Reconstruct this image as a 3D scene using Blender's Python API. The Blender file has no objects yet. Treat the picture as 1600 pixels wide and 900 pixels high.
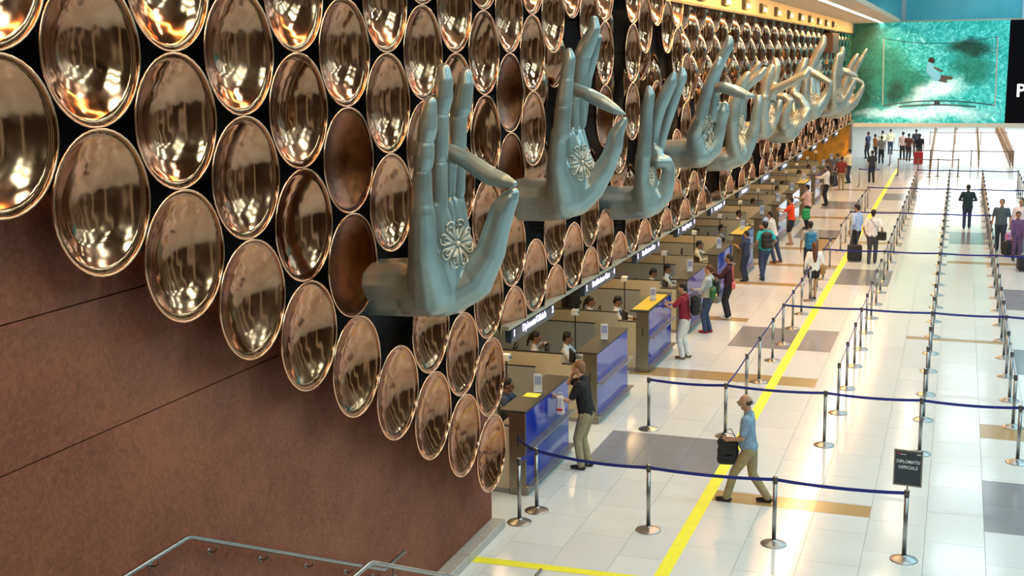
import bpy, bmesh, math, random
import numpy as np
from mathutils import Vector, Matrix, noise
from mathutils.bvhtree import BVHTree

random.seed(7)
SC = bpy.context.scene
COL = SC.collection
PI = math.pi

# ------------------------------------------------------------------ camera
H = 6.75188
FPX = 1898.614
AR = Vector((0.93922176, 0.34298718, -0.01490898))
AU = Vector((-0.04921576, 0.1774947, 0.98289035))
AF = Vector((-0.33976506, 0.92241825, -0.18358726))
cd = bpy.data.cameras.new('camera')
cam = bpy.data.objects.new('camera', cd)
COL.objects.link(cam)
cd.sensor_width = 36.0
cd.lens = 36.0 * FPX / 1600.0
cd.clip_end = 400
M = Matrix((AR, AU, -AF)).transposed().to_4x4()
M.translation = Vector((0, 0, H))
cam.matrix_world = M
SC.camera = cam

# ------------------------------------------------------------------ world, exposure
SC.view_settings.view_transform = 'Standard'
SC.view_settings.look = 'None'
SC.view_settings.gamma = 1
SC.view_settings.use_curve_mapping = False
SC.view_settings.exposure = 0.1
w = bpy.data.worlds.new('world')
SC.world = w
w.use_nodes = True
bg = w.node_tree.nodes['Background']
bg.inputs[0].default_value = (0.75, 0.9, 1.0, 1)
bg.inputs[1].default_value = 0.2


def area(name, loc, sx, sy, energy, color, rot=(0, 0, 0)):
    l = bpy.data.lights.new(name, 'AREA')
    l.shape = 'RECTANGLE'
    l.size = sx
    l.size_y = sy
    l.energy = energy
    l.color = color
    o = bpy.data.objects.new(name, l)
    COL.objects.link(o)
    o.location = loc
    o.rotation_euler = rot
    return o


# rows of high ceiling lights over the hall (cool), the wall-washer slot over the dishes (warm), booth downlights (warm)
for gx in (1.0, 5.2, 9.4, 13.6):
    for gy in range(2, 75, 9):
        area('hall_downlight', (gx, gy, 12.4), 2.4, 2.4, (212 if gy < 45 else 120) * (1.25 if gx > 3 else 0.9), (0.52, 0.90, 1.0) if gx > 3 else (0.80, 0.95, 1.0))
for gy in range(3, 75, 8):
    area('hall_downlight', (-1.8, gy, 12.4), 0.5, 0.5, 70, (1.0, 0.80, 0.55))
area('wall_washer', (-3.0, 11.5, 9.9), 0.14, 28, 520, (1.0, 0.54, 0.17), (0, math.radians(42), 0))
area('wall_washer', (-4.55, 32.0, 8.55), 0.06, 14, 260, (1.0, 0.54, 0.18), (0, math.radians(20), 0))
area('wall_washer', (-4.55, 51.0, 8.55), 0.12, 46, 2000, (1.0, 0.46, 0.09), (0, math.radians(10), 0))
for k in range(7):
    area('booth_light', (-7.6, 19.5 + 8.04 * k, 2.78), 0.5, 6.0, 62, (1.0, 0.68, 0.32))
area('bay_light', (-4.0, 62, 8.4), 1.0, 20, 300, (1.0, 0.60, 0.25))


# ------------------------------------------------------------------ helpers
def P3(px, py, Y):
    """world point on the cross-section Y of the hall that a survey pixel of the photograph marks"""
    d = AF + AR * ((px - 800) / FPX) - AU * ((py - 450) / FPX)
    return Vector((0, 0, H)) + d * (Y / d.y)


def mat(name, color, rough=0.5, metal=0.0, nz=0.0, ns=8.0, bump=0.0, emit=None, es=0.0, alpha=None, rz=0.0, spec=None, coat=0.0):
    m = bpy.data.materials.new(name)
    m.use_nodes = True
    nt = m.node_tree
    b = nt.nodes['Principled BSDF']
    b.inputs['Base Color'].default_value = (*color, 1)
    b.inputs['Roughness'].default_value = rough
    b.inputs['Metallic'].default_value = metal
    if spec is not None:
        b.inputs['Specular IOR Level'].default_value = spec
    if coat:
        b.inputs['Coat Weight'].default_value = coat
        b.inputs['Coat Roughness'].default_value = 0.08
    if emit:
        b.inputs['Emission Color'].default_value = (*emit, 1)
        b.inputs['Emission Strength'].default_value = es
    if nz or bump or rz:
        tc = nt.nodes.new('ShaderNodeTexCoord')
        n = nt.nodes.new('ShaderNodeTexNoise')
        n.inputs['Scale'].default_value = ns
        n.inputs['Detail'].default_value = 6
        n.inputs['Roughness'].default_value = 0.6
        nt.links.new(tc.outputs['Object'], n.inputs['Vector'])
        if nz:
            r = nt.nodes.new('ShaderNodeValToRGB')
            r.color_ramp.elements[0].position = 0.3
            r.color_ramp.elements[1].position = 0.7
            r.color_ramp.elements[0].color = (*[max(0, c * (1 - nz)) for c in color], 1)
            r.color_ramp.elements[1].color = (*[min(1, c * (1 + nz)) for c in color], 1)
            nt.links.new(n.outputs['Fac'], r.inputs['Fac'])
            nt.links.new(r.outputs['Color'], b.inputs['Base Color'])
        if rz:
            mr = nt.nodes.new('ShaderNodeMapRange')
            mr.inputs['From Min'].default_value = 0.3
            mr.inputs['From Max'].default_value = 0.7
            mr.inputs['To Min'].default_value = max(0.02, rough - rz)
            mr.inputs['To Max'].default_value = rough + rz
            nt.links.new(n.outputs['Fac'], mr.inputs['Value'])
            nt.links.new(mr.outputs['Result'], b.inputs['Roughness'])
        if bump:
            bp = nt.nodes.new('ShaderNodeBump')
            bp.inputs['Strength'].default_value = bump
            bp.inputs['Distance'].default_value = 0.02
            nt.links.new(n.outputs['Fac'], bp.inputs['Height'])
            nt.links.new(bp.outputs['Normal'], b.inputs['Normal'])
    return m


MC = {}


def cloth(c, rough=0.85):
    k = tuple(c)
    if k not in MC:
        MC[k] = mat('cloth', c, rough, nz=0.18, ns=14, bump=0.25)
    return MC[k]


def plaid(name, c1, c2, sc=9.0):
    m = mat(name, c1, 0.85)
    nt = m.node_tree
    b = nt.nodes['Principled BSDF']
    tc = nt.nodes.new('ShaderNodeTexCoord')
    ws = []
    for d in ('X', 'Z'):
        wv = nt.nodes.new('ShaderNodeTexWave')
        wv.bands_direction = d
        wv.inputs['Scale'].default_value = sc
        nt.links.new(tc.outputs['Object'], wv.inputs['Vector'])
        ws.append(wv)
    mx = nt.nodes.new('ShaderNodeMath')
    mx.operation = 'MAXIMUM'
    nt.links.new(ws[0].outputs['Fac'], mx.inputs[0])
    nt.links.new(ws[1].outputs['Fac'], mx.inputs[1])
    r = nt.nodes.new('ShaderNodeValToRGB')
    r.color_ramp.elements[0].position = 0.55
    r.color_ramp.elements[1].position = 0.75
    r.color_ramp.elements[0].color = (*c1, 1)
    r.color_ramp.elements[1].color = (*c2, 1)
    nt.links.new(mx.outputs[0], r.inputs['Fac'])
    nt.links.new(r.outputs['Color'], b.inputs['Base Color'])
    return m


def mesh_obj(name, verts, faces, m, parent=None, smooth=False, mi=None):
    me = bpy.data.meshes.new(name)
    me.from_pydata([tuple(v) for v in verts], [], faces)
    me.update()
    for x in (m if isinstance(m, (list, tuple)) else [m]):
        me.materials.append(x)
    if mi is not None:
        me.polygons.foreach_set('material_index', mi)
    if smooth:
        me.polygons.foreach_set('use_smooth', [True] * len(me.polygons))
    return link(name, me, parent)


def link(name, me, parent=None, loc=None):
    o = bpy.data.objects.new(name, me)
    COL.objects.link(o)
    if parent is not None:
        o.parent = parent
    if loc is not None:
        o.location = loc
    return o


def tag(o, label=None, cat=None, group=None, kind=None):
    if label:
        o['label'] = label
    if cat:
        o['category'] = cat
    if group:
        o['group'] = group
    if kind:
        o['kind'] = kind
    return o


def empty(name, loc, label, cat, rz=0.0, group=None):
    o = bpy.data.objects.new(name, None)
    o.empty_display_size = 0.2
    COL.objects.link(o)
    o.location = loc
    o.rotation_euler = (0, 0, rz)
    return tag(o, label, cat, group)


def copy_tree(o, parent=None):
    c = o.copy()
    COL.objects.link(c)
    c.parent = parent
    for ch in list(o.children):
        copy_tree(ch, c)
    return c


class MB:
    """collects shapes into one mesh"""

    def __init__(s):
        s.v = []
        s.f = []
        s.m = []

    def add(s, vs, fs, mi=0):
        n = len(s.v)
        s.v += [tuple(v) for v in vs]
        s.f += [tuple(i + n for i in f) for f in fs]
        s.m += [mi] * len(fs)
        return s

    def box(s, x0, x1, y0, y1, z0, z1, mi=0, bev=0.0):
        if bev > 0:
            b = bev
            vs = []
            for z, i in ((z0, b), (z0 + b, 0), (z1 - b, 0), (z1, b)):
                vs += [(x0 + i + b, y0 + i, z), (x1 - i - b, y0 + i, z), (x1 - i, y0 + i + b, z), (x1 - i, y1 - i - b, z),
                       (x1 - i - b, y1 - i, z), (x0 + i + b, y1 - i, z), (x0 + i, y1 - i - b, z), (x0 + i, y0 + i + b, z)]
            fs = [tuple(range(7, -1, -1)), tuple(range(24, 32))]
            for l in range(3):
                for k in range(8):
                    a = l * 8 + k
                    c = l * 8 + (k + 1) % 8
                    fs.append((a, c, c + 8, a + 8))
            return s.add(vs, fs, mi)
        vs = [(x0, y0, z0), (x1, y0, z0), (x1, y1, z0), (x0, y1, z0), (x0, y0, z1), (x1, y0, z1), (x1, y1, z1), (x0, y1, z1)]
        return s.add(vs, [(3, 2, 1, 0), (4, 5, 6, 7), (0, 1, 5, 4), (1, 2, 6, 5), (2, 3, 7, 6), (3, 0, 4, 7)], mi)

    def lathe(s, prof, seg=20, c=(0, 0, 0), axis='Z', mi=0):
        vs = []
        for r, z in prof:
            for k in range(seg):
                a = 2 * PI * k / seg
                p = (r * math.cos(a), r * math.sin(a), z)
                if axis == 'X':
                    p = (z, r * math.cos(a), r * math.sin(a))
                elif axis == 'Y':
                    p = (r * math.sin(a), z, r * math.cos(a))
                vs.append((p[0] + c[0], p[1] + c[1], p[2] + c[2]))
        fs = []
        for i in range(len(prof) - 1):
            for k in range(seg):
                a = i * seg + k
                b = i * seg + (k + 1) % seg
                fs.append((a, b, b + seg, a + seg))
        if prof[0][0] > 1e-5:
            fs.append(tuple(range(seg - 1, -1, -1)))
        if prof[-1][0] > 1e-5:
            n = (len(prof) - 1) * seg
            fs.append(tuple(range(n, n + seg)))
        return s.add(vs, fs, mi)

    def tube(s, pts, r, seg=8, mi=0, flat=None):
        pts = [Vector(p) for p in pts]
        rs = r if isinstance(r, (list, tuple)) else [r] * len(pts)
        vs = []
        for i, p in enumerate(pts):
            t = (pts[min(i + 1, len(pts) - 1)] - pts[max(i - 1, 0)]).normalized()
            up = Vector((0, 0, 1)) if abs(t.z) < 0.9 else Vector((0, 1, 0))
            a = t.cross(up).normalized()
            b = a.cross(t)
            for k in range(seg):
                an = 2 * PI * k / seg
                vs.append(p + a * (rs[i] * math.cos(an)) + b * (rs[i] * (flat or 1) * math.sin(an)))
        fs = []
        for i in range(len(pts) - 1):
            for k in range(seg):
                q = i * seg + k
                w2 = i * seg + (k + 1) % seg
                fs.append((q, w2, w2 + seg, q + seg))
        fs.append(tuple(range(seg - 1, -1, -1)))
        n = (len(pts) - 1) * seg
        fs.append(tuple(range(n, n + seg)))
        return s.add(vs, fs, mi)

    def build(s, name, m, parent=None, smooth=False):
        return mesh_obj(name, s.v, s.f, m, parent, smooth, s.m)


def capsule(mb, p0, r0, p1, r1, seg=10, rings=3):
    p0 = Vector(p0)
    p1 = Vector(p1)
    d = p1 - p0
    L = d.length
    if L < 1e-5:
        d = Vector((0, 0, 1))
        L = 1e-4
    q = Vector((0, 0, 1)).rotation_difference(d.normalized()).to_matrix()
    prof = []
    for i in range(rings + 1):
        a = -PI / 2 + (PI / 2) * i / rings
        prof.append((max(r0 * math.cos(a), 1e-4), r0 * math.sin(a)))
    for i in range(rings + 1):
        a = (PI / 2) * i / rings
        prof.append((max(r1 * math.cos(a), 1e-4), L + r1 * math.sin(a)))
    vs = []
    for r, z in prof:
        for k in range(seg):
            an = 2 * PI * k / seg
            vs.append(p0 + q @ Vector((r * math.cos(an), r * math.sin(an), z)))
    fs = [tuple(range(seg - 1, -1, -1))]
    for i in range(len(prof) - 1):
        for k in range(seg):
            a = i * seg + k
            b = i * seg + (k + 1) % seg
            fs.append((a, b, b + seg, a + seg))
    n = (len(prof) - 1) * seg
    fs.append(tuple(range(n, n + seg)))
    mb.add(vs, fs)


def chain(mb, pts, seg=10):
    for a, b in zip(pts[:-1], pts[1:]):
        capsule(mb, a[0], a[1], b[0], b[1], seg)


def ell(mb, c, r, seg=14, rings=8):
    vs = []
    fs = []
    for i in range(rings + 1):
        a = -PI / 2 + PI * i / rings
        for k in range(seg):
            an = 2 * PI * k / seg
            cr = max(math.cos(a), 1e-3)
            vs.append((c[0] + r[0] * cr * math.cos(an), c[1] + r[1] * cr * math.sin(an), c[2] + r[2] * math.sin(a)))
    fs.append(tuple(range(seg - 1, -1, -1)))
    for i in range(rings):
        for k in range(seg):
            a = i * seg + k
            b = i * seg + (k + 1) % seg
            fs.append((a, b, b + seg, a + seg))
    n = rings * seg
    fs.append(tuple(range(n, n + seg)))
    mb.add(vs, fs)


def melt(mb, vox, smooth=4, fac=0.5):
    """fuse overlapping solids into one continuous surface"""
    me = bpy.data.meshes.new('tmp')
    me.from_pydata(mb.v, [], mb.f)
    o = bpy.data.objects.new('tmp', me)
    COL.objects.link(o)
    r = o.modifiers.new('r', 'REMESH')
    r.mode = 'VOXEL'
    r.voxel_size = vox
    if smooth:
        sm = o.modifiers.new('s', 'SMOOTH')
        sm.factor = fac
        sm.iterations = smooth
    dg = bpy.context.evaluated_depsgraph_get()
    out = bpy.data.meshes.new_from_object(o.evaluated_get(dg))
    bpy.data.objects.remove(o)
    bpy.data.meshes.remove(me)
    out.polygons.foreach_set('use_smooth', [True] * len(out.polygons))
    return out


def text_mesh(txt, size, depth, m, name='lettering', align='CENTER', bold=0.0):
    c = bpy.data.curves.new('t', 'FONT')
    c.body = txt
    c.size = size
    c.extrude = depth
    c.offset = bold
    c.align_x = align
    c.align_y = 'CENTER'
    c.resolution_u = 2
    o = bpy.data.objects.new('t', c)
    COL.objects.link(o)
    me = bpy.data.meshes.new_from_object(o.evaluated_get(bpy.context.evaluated_depsgraph_get()))
    bpy.data.objects.remove(o)
    me.name = name
    me.materials.clear()
    me.materials.append(m)
    return me


def ordn(n):
    return {1: 'first', 2: 'second', 3: 'third', 4: 'fourth', 5: 'fifth', 6: 'sixth', 7: 'seventh', 8: 'eighth', 9: 'ninth', 10: 'tenth',
            11: 'eleventh', 12: 'twelfth', 13: 'thirteenth', 14: 'fourteenth', 15: 'fifteenth', 16: 'sixteenth', 17: 'seventeenth',
            18: 'eighteenth', 19: 'nineteenth', 20: 'twentieth', 21: 'twenty-first', 22: 'twenty-second', 23: 'twenty-third',
            24: 'twenty-fourth', 25: 'twenty-fifth', 26: 'twenty-sixth'}.get(n, '%dth' % n)


# ------------------------------------------------------------------ materials
m_steel = mat('brushed steel', (0.36, 0.36, 0.36), 0.33, 1.0)
m_steel_d = mat('satin steel', (0.30, 0.27, 0.22), 0.34, 1.0)
m_black = mat('black plastic', (0.015, 0.015, 0.018), 0.45)
m_belt = mat('blue webbing', (0.008, 0.018, 0.22), 0.6, nz=0.15, ns=60)
m_cream = mat('cream laminate', (0.62, 0.50, 0.32), 0.45, nz=0.06, ns=3)
m_ledge = mat('pale ledge paint', (0.42, 0.36, 0.27), 0.5, nz=0.08, ns=4)
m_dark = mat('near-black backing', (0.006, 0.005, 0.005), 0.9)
m_white = mat('white plastic', (0.8, 0.8, 0.78), 0.4)
m_yellow = mat('yellow tape', (0.85, 0.82, 0.03), 0.5, nz=0.06, ns=5)
m_grey = mat('grey trim', (0.30, 0.29, 0.27), 0.5)
m_glow = mat('violet lit lettering', (0.8, 0.75, 1.0), 0.5, emit=(0.72, 0.62, 1.0), es=2.0)
m_strip = mat('strip light tube', (1, 1, 1), 0.5, emit=(1.0, 0.93, 0.8), es=14.0)
m_amber = mat('amber wall panel', (0.62, 0.27, 0.03), 0.4, nz=0.35, ns=2.5)
m_ceil = mat('soffit paint', (0.62, 0.57, 0.47), 0.7, nz=0.04, ns=2)


def copper(name, c, rough, rz):
    m = mat(name, c, rough, 1.0)
    nt = m.node_tree
    b = nt.nodes['Principled BSDF']
    tc = nt.nodes.new('ShaderNodeTexCoord')
    oi = nt.nodes.new('ShaderNodeObjectInfo')
    ad = nt.nodes.new('ShaderNodeVectorMath')
    ad.operation = 'ADD'
    sc = nt.nodes.new('ShaderNodeVectorMath')
    sc.operation = 'SCALE'
    sc.inputs['Scale'].default_value = 1.7
    nt.links.new(oi.outputs['Location'], sc.inputs[0])
    nt.links.new(tc.outputs['Object'], ad.inputs[0])
    nt.links.new(sc.outputs[0], ad.inputs[1])
    n = nt.nodes.new('ShaderNodeTexNoise')
    n.inputs['Scale'].default_value = 3.2
    n.inputs['Detail'].default_value = 7
    n.inputs['Distortion'].default_value = 1.2
    nt.links.new(ad.outputs[0], n.inputs['Vector'])
    r = nt.nodes.new('ShaderNodeValToRGB')
    r.color_ramp.elements[0].position = 0.36
    r.color_ramp.elements[1].position = 0.66
    r.color_ramp.elements[0].color = (c[0] * 0.72, c[1] * 0.66, c[2] * 0.62, 1)
    r.color_ramp.elements[1].color = (min(1, c[0] * 1.08), c[1] * 1.1, c[2] * 1.15, 1)
    nt.links.new(n.outputs['Fac'], r.inputs['Fac'])
    nt.links.new(r.outputs['Color'], b.inputs['Base Color'])
    mr = nt.nodes.new('ShaderNodeMapRange')
    mr.inputs['From Min'].default_value = 0.35
    mr.inputs['From Max'].default_value = 0.7
    mr.inputs['To Min'].default_value = rough - rz
    mr.inputs['To Max'].default_value = rough + rz
    nt.links.new(n.outputs['Fac'], mr.inputs['Value'])
    nt.links.new(mr.outputs['Result'], b.inputs['Roughness'])
    # spun rings
    sx = nt.nodes.new('ShaderNodeSeparateXYZ')
    cx = nt.nodes.new('ShaderNodeCombineXYZ')
    nt.links.new(tc.outputs['Object'], sx.inputs[0])
    nt.links.new(sx.outputs['Y'], cx.inputs['Y'])
    nt.links.new(sx.outputs['Z'], cx.inputs['Z'])
    ln = nt.nodes.new('ShaderNodeVectorMath')
    ln.operation = 'LENGTH'
    nt.links.new(cx.outputs[0], ln.inputs[0])
    mu = nt.nodes.new('ShaderNodeMath')
    mu.operation = 'MULTIPLY'
    mu.inputs[1].default_value = 55
    nt.links.new(ln.outputs['Value'], mu.inputs[0])
    si = nt.nodes.new('ShaderNodeMath')
    si.operation = 'SINE'
    nt.links.new(mu.outputs[0], si.inputs[0])
    bp = nt.nodes.new('ShaderNodeBump')
    bp.inputs['Strength'].default_value = 0.05
    bp.inputs['Distance'].default_value = 0.01
    nt.links.new(si.outputs[0], bp.inputs['Height'])
    nt.links.new(bp.outputs['Normal'], b.inputs['Normal'])
    return m


m_cu = copper('polished copper', (0.50, 0.235, 0.12), 0.12, 0.05)
m_cud = copper('dull dark copper', (0.22, 0.062, 0.016), 0.30, 0.06)
m_cur = mat('bright copper rim', (0.85, 0.50, 0.32), 0.14, 1.0)
m_hand = mat('pewter sculpture metal', (0.30, 0.385, 0.39), 0.33, 0.6, nz=0.18, ns=2.0, bump=0.08, rz=0.06)
m_handf = mat('ivory worn relief', (0.58, 0.58, 0.50), 0.38, 0.45, nz=0.12, ns=12)

# plastered brown wall
m_wall = mat('red-brown plaster', (0.30, 0.125, 0.075), 0.75)
nt = m_wall.node_tree
tc = nt.nodes.new('ShaderNodeTexCoord')
n1 = nt.nodes.new('ShaderNodeTexNoise'); n1.inputs['Scale'].default_value = 0.7; n1.inputs['Detail'].default_value = 8; n1.inputs['Roughness'].default_value = 0.65
n2 = nt.nodes.new('ShaderNodeTexNoise'); n2.inputs['Scale'].default_value = 9; n2.inputs['Detail'].default_value = 8; n2.inputs['Distortion'].default_value = 2.5
nt.links.new(tc.outputs['Object'], n1.inputs['Vector']); nt.links.new(tc.outputs['Object'], n2.inputs['Vector'])
mx = nt.nodes.new('ShaderNodeMix'); mx.inputs['Factor'].default_value = 0.45
nt.links.new(n1.outputs['Fac'], mx.inputs[2]); nt.links.new(n2.outputs['Fac'], mx.inputs[3])
r = nt.nodes.new('ShaderNodeValToRGB')
r.color_ramp.elements[0].position = 0.36; r.color_ramp.elements[1].position = 0.62
r.color_ramp.elements[0].color = (0.15, 0.042, 0.022, 1); r.color_ramp.elements[1].color = (0.30, 0.098, 0.052, 1)
nt.links.new(mx.outputs[0], r.inputs['Fac']); nt.links.new(r.outputs['Color'], nt.nodes['Principled BSDF'].inputs['Base Color'])
bp = nt.nodes.new('ShaderNodeBump'); bp.inputs['Strength'].default_value = 0.2; bp.inputs['Distance'].default_value = 0.02
nt.links.new(n2.outputs['Fac'], bp.inputs['Height']); nt.links.new(bp.outputs['Normal'], nt.nodes['Principled BSDF'].inputs['Normal'])


def stone(name, c, rough=0.12):
    m = mat(name, c, rough, 0.0, nz=0.07, ns=40, spec=0.5)
    return m


m_tile = stone('white granite', (0.72, 0.73, 0.72), 0.12)
m_tile2 = stone('white granite, greyer', (0.68, 0.69, 0.69), 0.14)
m_tgrey = stone('grey granite', (0.25, 0.25, 0.27), 0.14)
m_ttan = stone('tan granite', (0.42, 0.28, 0.12), 0.16)
m_joint = mat('joint filler', (0.40, 0.40, 0.38), 0.6)

# ================================================================== STRUCTURE
XW = -6.21


def struct(name, mb, m, parent=None, smooth=False):
    o = mb.build(name, m, parent, smooth)
    if parent is None:
        o['kind'] = 'structure'
    return o


floor = struct('floor', MB().box(-11, 16, -6, 130, -0.3, -0.012), m_joint)
TX0 = -4.96 - 8 * 0.796
inlay = {}


def inl(x0, x1, y0, y1, c):
    k0 = round((x0 - TX0) / 0.796)
    k1 = round((x1 - TX0) / 0.796)
    for k in range(k0, max(k1, k0 + 1)):
        inlay.setdefault(k, []).append((y0, y1, c))


for a in [(-5.75, -3.37, 18.99, 20.95, 2), (-3.37, -0.98, 17.88, 18.36, 3), (-6.4, -2.57, 25.02, 25.76, 3), (-4.6, -2.57, 28.25, 30.55, 2),
          (-3.4, -1.78, 37.1, 40.0, 2), (0.61, 3.0, 17.83, 20.11, 2), (0.61, 3.0, 22.45, 23.35, 3), (-0.98, 1.2, 30.2, 30.5, 3),
          (1.4, 3.8, 34.5, 37.57, 2), (1.4, 3.8, 27.35, 29.75, 2), (-0.19, 1.4, 46.4, 49.6, 2), (-0.19, 2.2, 41.95, 42.45, 3),
          (-6.2, -4.95, 31.05, 31.5, 3), (-6.2, -4.2, 36.4, 36.9, 3), (-6.2, -4.2, 43.6, 44.2, 3), (-5.75, -4.2, 46.5, 49, 2), (-3.37, -1.78, 45.6, 46.2, 3),
          (-6.2, -3.37, 40.0, 40.5, 3), (-4.96, -4.17, 44.2, 46.8, 3), (-6.2, -4.17, 52.5, 53.2, 3), (-5.75, -4.17, 56, 59, 2), (-3.37, -1.78, 55, 55.7, 3), (-3.37, -1.78, 60, 63, 2),
          (-6.2, -4.2, 64, 64.8, 3), (1.4, 3.0, 55, 58, 2), (-0.19, 1.4, 58, 61, 2), (-2.57, 3.0, 66, 66.6, 3), (1.4, 3.8, 62, 66, 2)]:
    inl(*a)
pieces = []
for k in range(0, 33):
    x0 = TX0 + k * 0.796
    ys = set()
    y = -5.6 + (0.6 if k % 2 else 0)
    il = sorted(inlay.get(k, []))
    cuts = []
    while y < 128:
        cuts.append(y)
        y += 1.2
    for i in range(len(cuts) - 1):
        segs = [(cuts[i], cuts[i + 1])]
        for (a, b, c) in il:
            ns = []
            for (s0, s1) in segs:
                if b <= s0 or a >= s1:
                    ns.append((s0, s1))
                else:
                    if a - s0 > 0.02:
                        ns.append((s0, a))
                    if s1 - b > 0.02:
                        ns.append((b, s1))
            segs = ns
        for s0, s1 in segs:
            pieces.append((x0, s0, s1, random.choice((0, 0, 0, 1)), i))
    for (a, b, c) in il:
        n = max(1, round((b - a) / 1.2))
        for q in range(n):
            pieces.append((x0, a + (b - a) * q / n, a + (b - a) * (q + 1) / n, c, 0))
tm = [m_tile, m_tile2, m_tgrey, m_ttan]
vis = [t for t in pieces if -6.3 < t[0] < 3.2 and t[1] > 13.3]
vis.sort(key=lambda t: t[1])
ind = vis[:298]
inds = set(map(id, ind))
rest = MB()
tcache = {}
for t in pieces:
    x0, a, b, c, _ = t
    g = 0.003
    if id(t) in inds:
        key = (round(b - a, 2), c)
        if key not in tcache:
            o = MB().box(g, 0.796 - g, g, b - a - g, -0.012, 0.0).build('floor_tile', tm[c], floor)
            tcache[key] = o.data
        else:
            o = link('floor_tile', tcache[key], floor)
        o.location = (x0, a, 0)
    else:
        rest.box(x0 + g, x0 + 0.796 - g, a + g, b - g, -0.012, 0.0, c)
ro = rest.build('floor_tile_field', tm, floor)
ro['kind'] = 'stuff'

# left wall of the hall (brown plaster, in big panels with open joints)
wl = struct('wall_left', MB().box(-7.2, XW - 0.03, -6, 15.84, 0, 8.6), m_wall)
zs = [0.0, 3.93, 4.99, 6.3, 8.6]
for i in range(4):
    ya = [-6, 15.85]
    z0, z1 = zs[i], zs[i + 1]
    MB().box(XW - 0.035, XW, -6, 15.85, z0 + 0.006, z1 - 0.006).build('plaster_panel', m_wall, wl)
# black backing board the dishes are fixed to: stepped along the bottom like the dishes
GY = lambda c: (9.56 + (c - 4) * 0.9045) * KD
KD = 5.85 / 5.5
XD = -5.85
GZ = lambda c, r: H + (((6.345 + 1.02) if c % 2 == 0 else 6.855) - 1.02 * r - H) * KD
mb = MB()
bz = []
low = {}
for c in range(-3, 11):
    # lowest dish of the column sits at height z
    low[c] = H + (6.31 - 0.513 * c - H) * KD if c >= 0 else H + (6.31 + 0.0 - H) * KD
pts = [(-6, 7.0)] + [(GY(c), low[c] + 0.05) for c in range(0, 9)] + [(15.84, low[9] + 0.7)]
for (ya, za), (yb, zb) in zip(pts[:-1], pts[1:]):
    mb.add([(XW + .002, ya, za), (XW + .002, yb, zb), (XW + .002, yb, 8.6), (XW + .002, ya, 8.6),
            (XW + .03, ya, za), (XW + .03, yb, zb), (XW + .03, yb, 8.6), (XW + .03, ya, 8.6)],
           [(0, 1, 2, 3), (7, 6, 5, 4), (0, 4, 5, 1), (3, 2, 6, 7), (0, 3, 7, 4), (1, 5, 6, 2)])
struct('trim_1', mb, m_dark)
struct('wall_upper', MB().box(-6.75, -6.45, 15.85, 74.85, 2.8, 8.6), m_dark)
# ledge under the dish wall, carrying the counter signs
struct('trim_2', MB().box(-6.45, -5.90, 15.86, 75, 2.97, 3.03).box(-6.75, -6.3, 15.86, 75, 2.8, 2.93), m_ledge)
struct('trim_3', MB().box(-6.46, -6.12, 15.86, 74.85, 8.0, 8.6).box(-6.46, -5.9, 15.86, 74.85, 7.95, 8.0, 1), [m_ceil, m_black])
# soffit with the light slot
sof = struct('ceiling', MB().box(-7.0, -4.66, 15.0, 75, 8.6, 8.8).box(-4.44, -3.55, 15.0, 75, 8.6, 8.8).box(-4.66, -4.44, 15.0, 75, 8.72, 8.8), m_ceil)
for y in range(16, 74, 4):
    MB().box(-4.64, -4.46, y + 0.02, y + 3.96, 8.68, 8.70).build('light_tube', m_strip, sof)
struct('ceiling_hall', MB().box(-7.2, 16, -6, 76, 12.5, 12.7), mat('hall ceiling', (0.16, 0.14, 0.12), 0.8))
# far side of the hall (seen only in the dishes): dim wall with pale columns
struct('wall_right', MB().box(15.6, 16, -6, 130, 0, 12.5), mat('dim far wall', (0.07, 0.045, 0.032), 0.7, nz=0.2, ns=0.4))
for k, y in enumerate(range(0, 76, 8)):
    o = MB().box(14.2, 15.3, y, y + 1.0, 0, 12.5, 0, 0.08).build('hall_column', mat('column paint', (0.75, 0.68, 0.6), 0.6) if k == 0 else bpy.data.materials['column paint'])
    o['kind'] = 'structure'
struct('wall_rear', MB().box(-7.2, 16, -6.2, -6, 0, 12.5), bpy.data.materials['dim far wall'])

# recess behind the counters
struct('wall_end', MB().box(-11, -7.2, 15.7, 15.84, 0, 2.9), m_cream)
bw = struct('wall_back', MB().box(-10.6, -10.3, 15.9, 76, 0, 2.9), m_cream)
for y in np.arange(16.2, 26, 1.6):
    MB().box(-10.3, -10.27, y + .01, y + 1.59, 0.02, 2.1).build('wall_panel', m_cream, bw)
    MB().box(-10.3, -10.27, y + .01, y + 1.59, 2.12, 2.88).build('wall_panel', m_cream, bw)
for y in np.arange(27, 75, 1.6):
    MB().box(-10.3, -10.24, y + .02, y + 1.58, 0.02, 2.88).build('wall_panel', m_amber, bw)
struct('ceiling_recess', MB().box(-11, -6.45, 15.9, 76, 2.86, 3.0), m_ceil)
# amber end wall and its grey plinth
we = struct('wall_far', MB().box(-9.8, -5.95, 72.6, 73.0, 0, 2.86), m_amber)
for k in range(5):
    MB().box(-9.75 + k * .76, -9.0 + k * .76, 72.56, 72.6, 0.9, 2.8).build('wall_panel', m_amber, we)
MB().box(-6.8, -5.9, 72.3, 72.6, 0, 1.0).build('plinth', m_grey, we)
MB().box(-5.95, -5.8, 72.5, 73.1, 0, 2.86).build('steel_jamb', m_steel, we)
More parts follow.
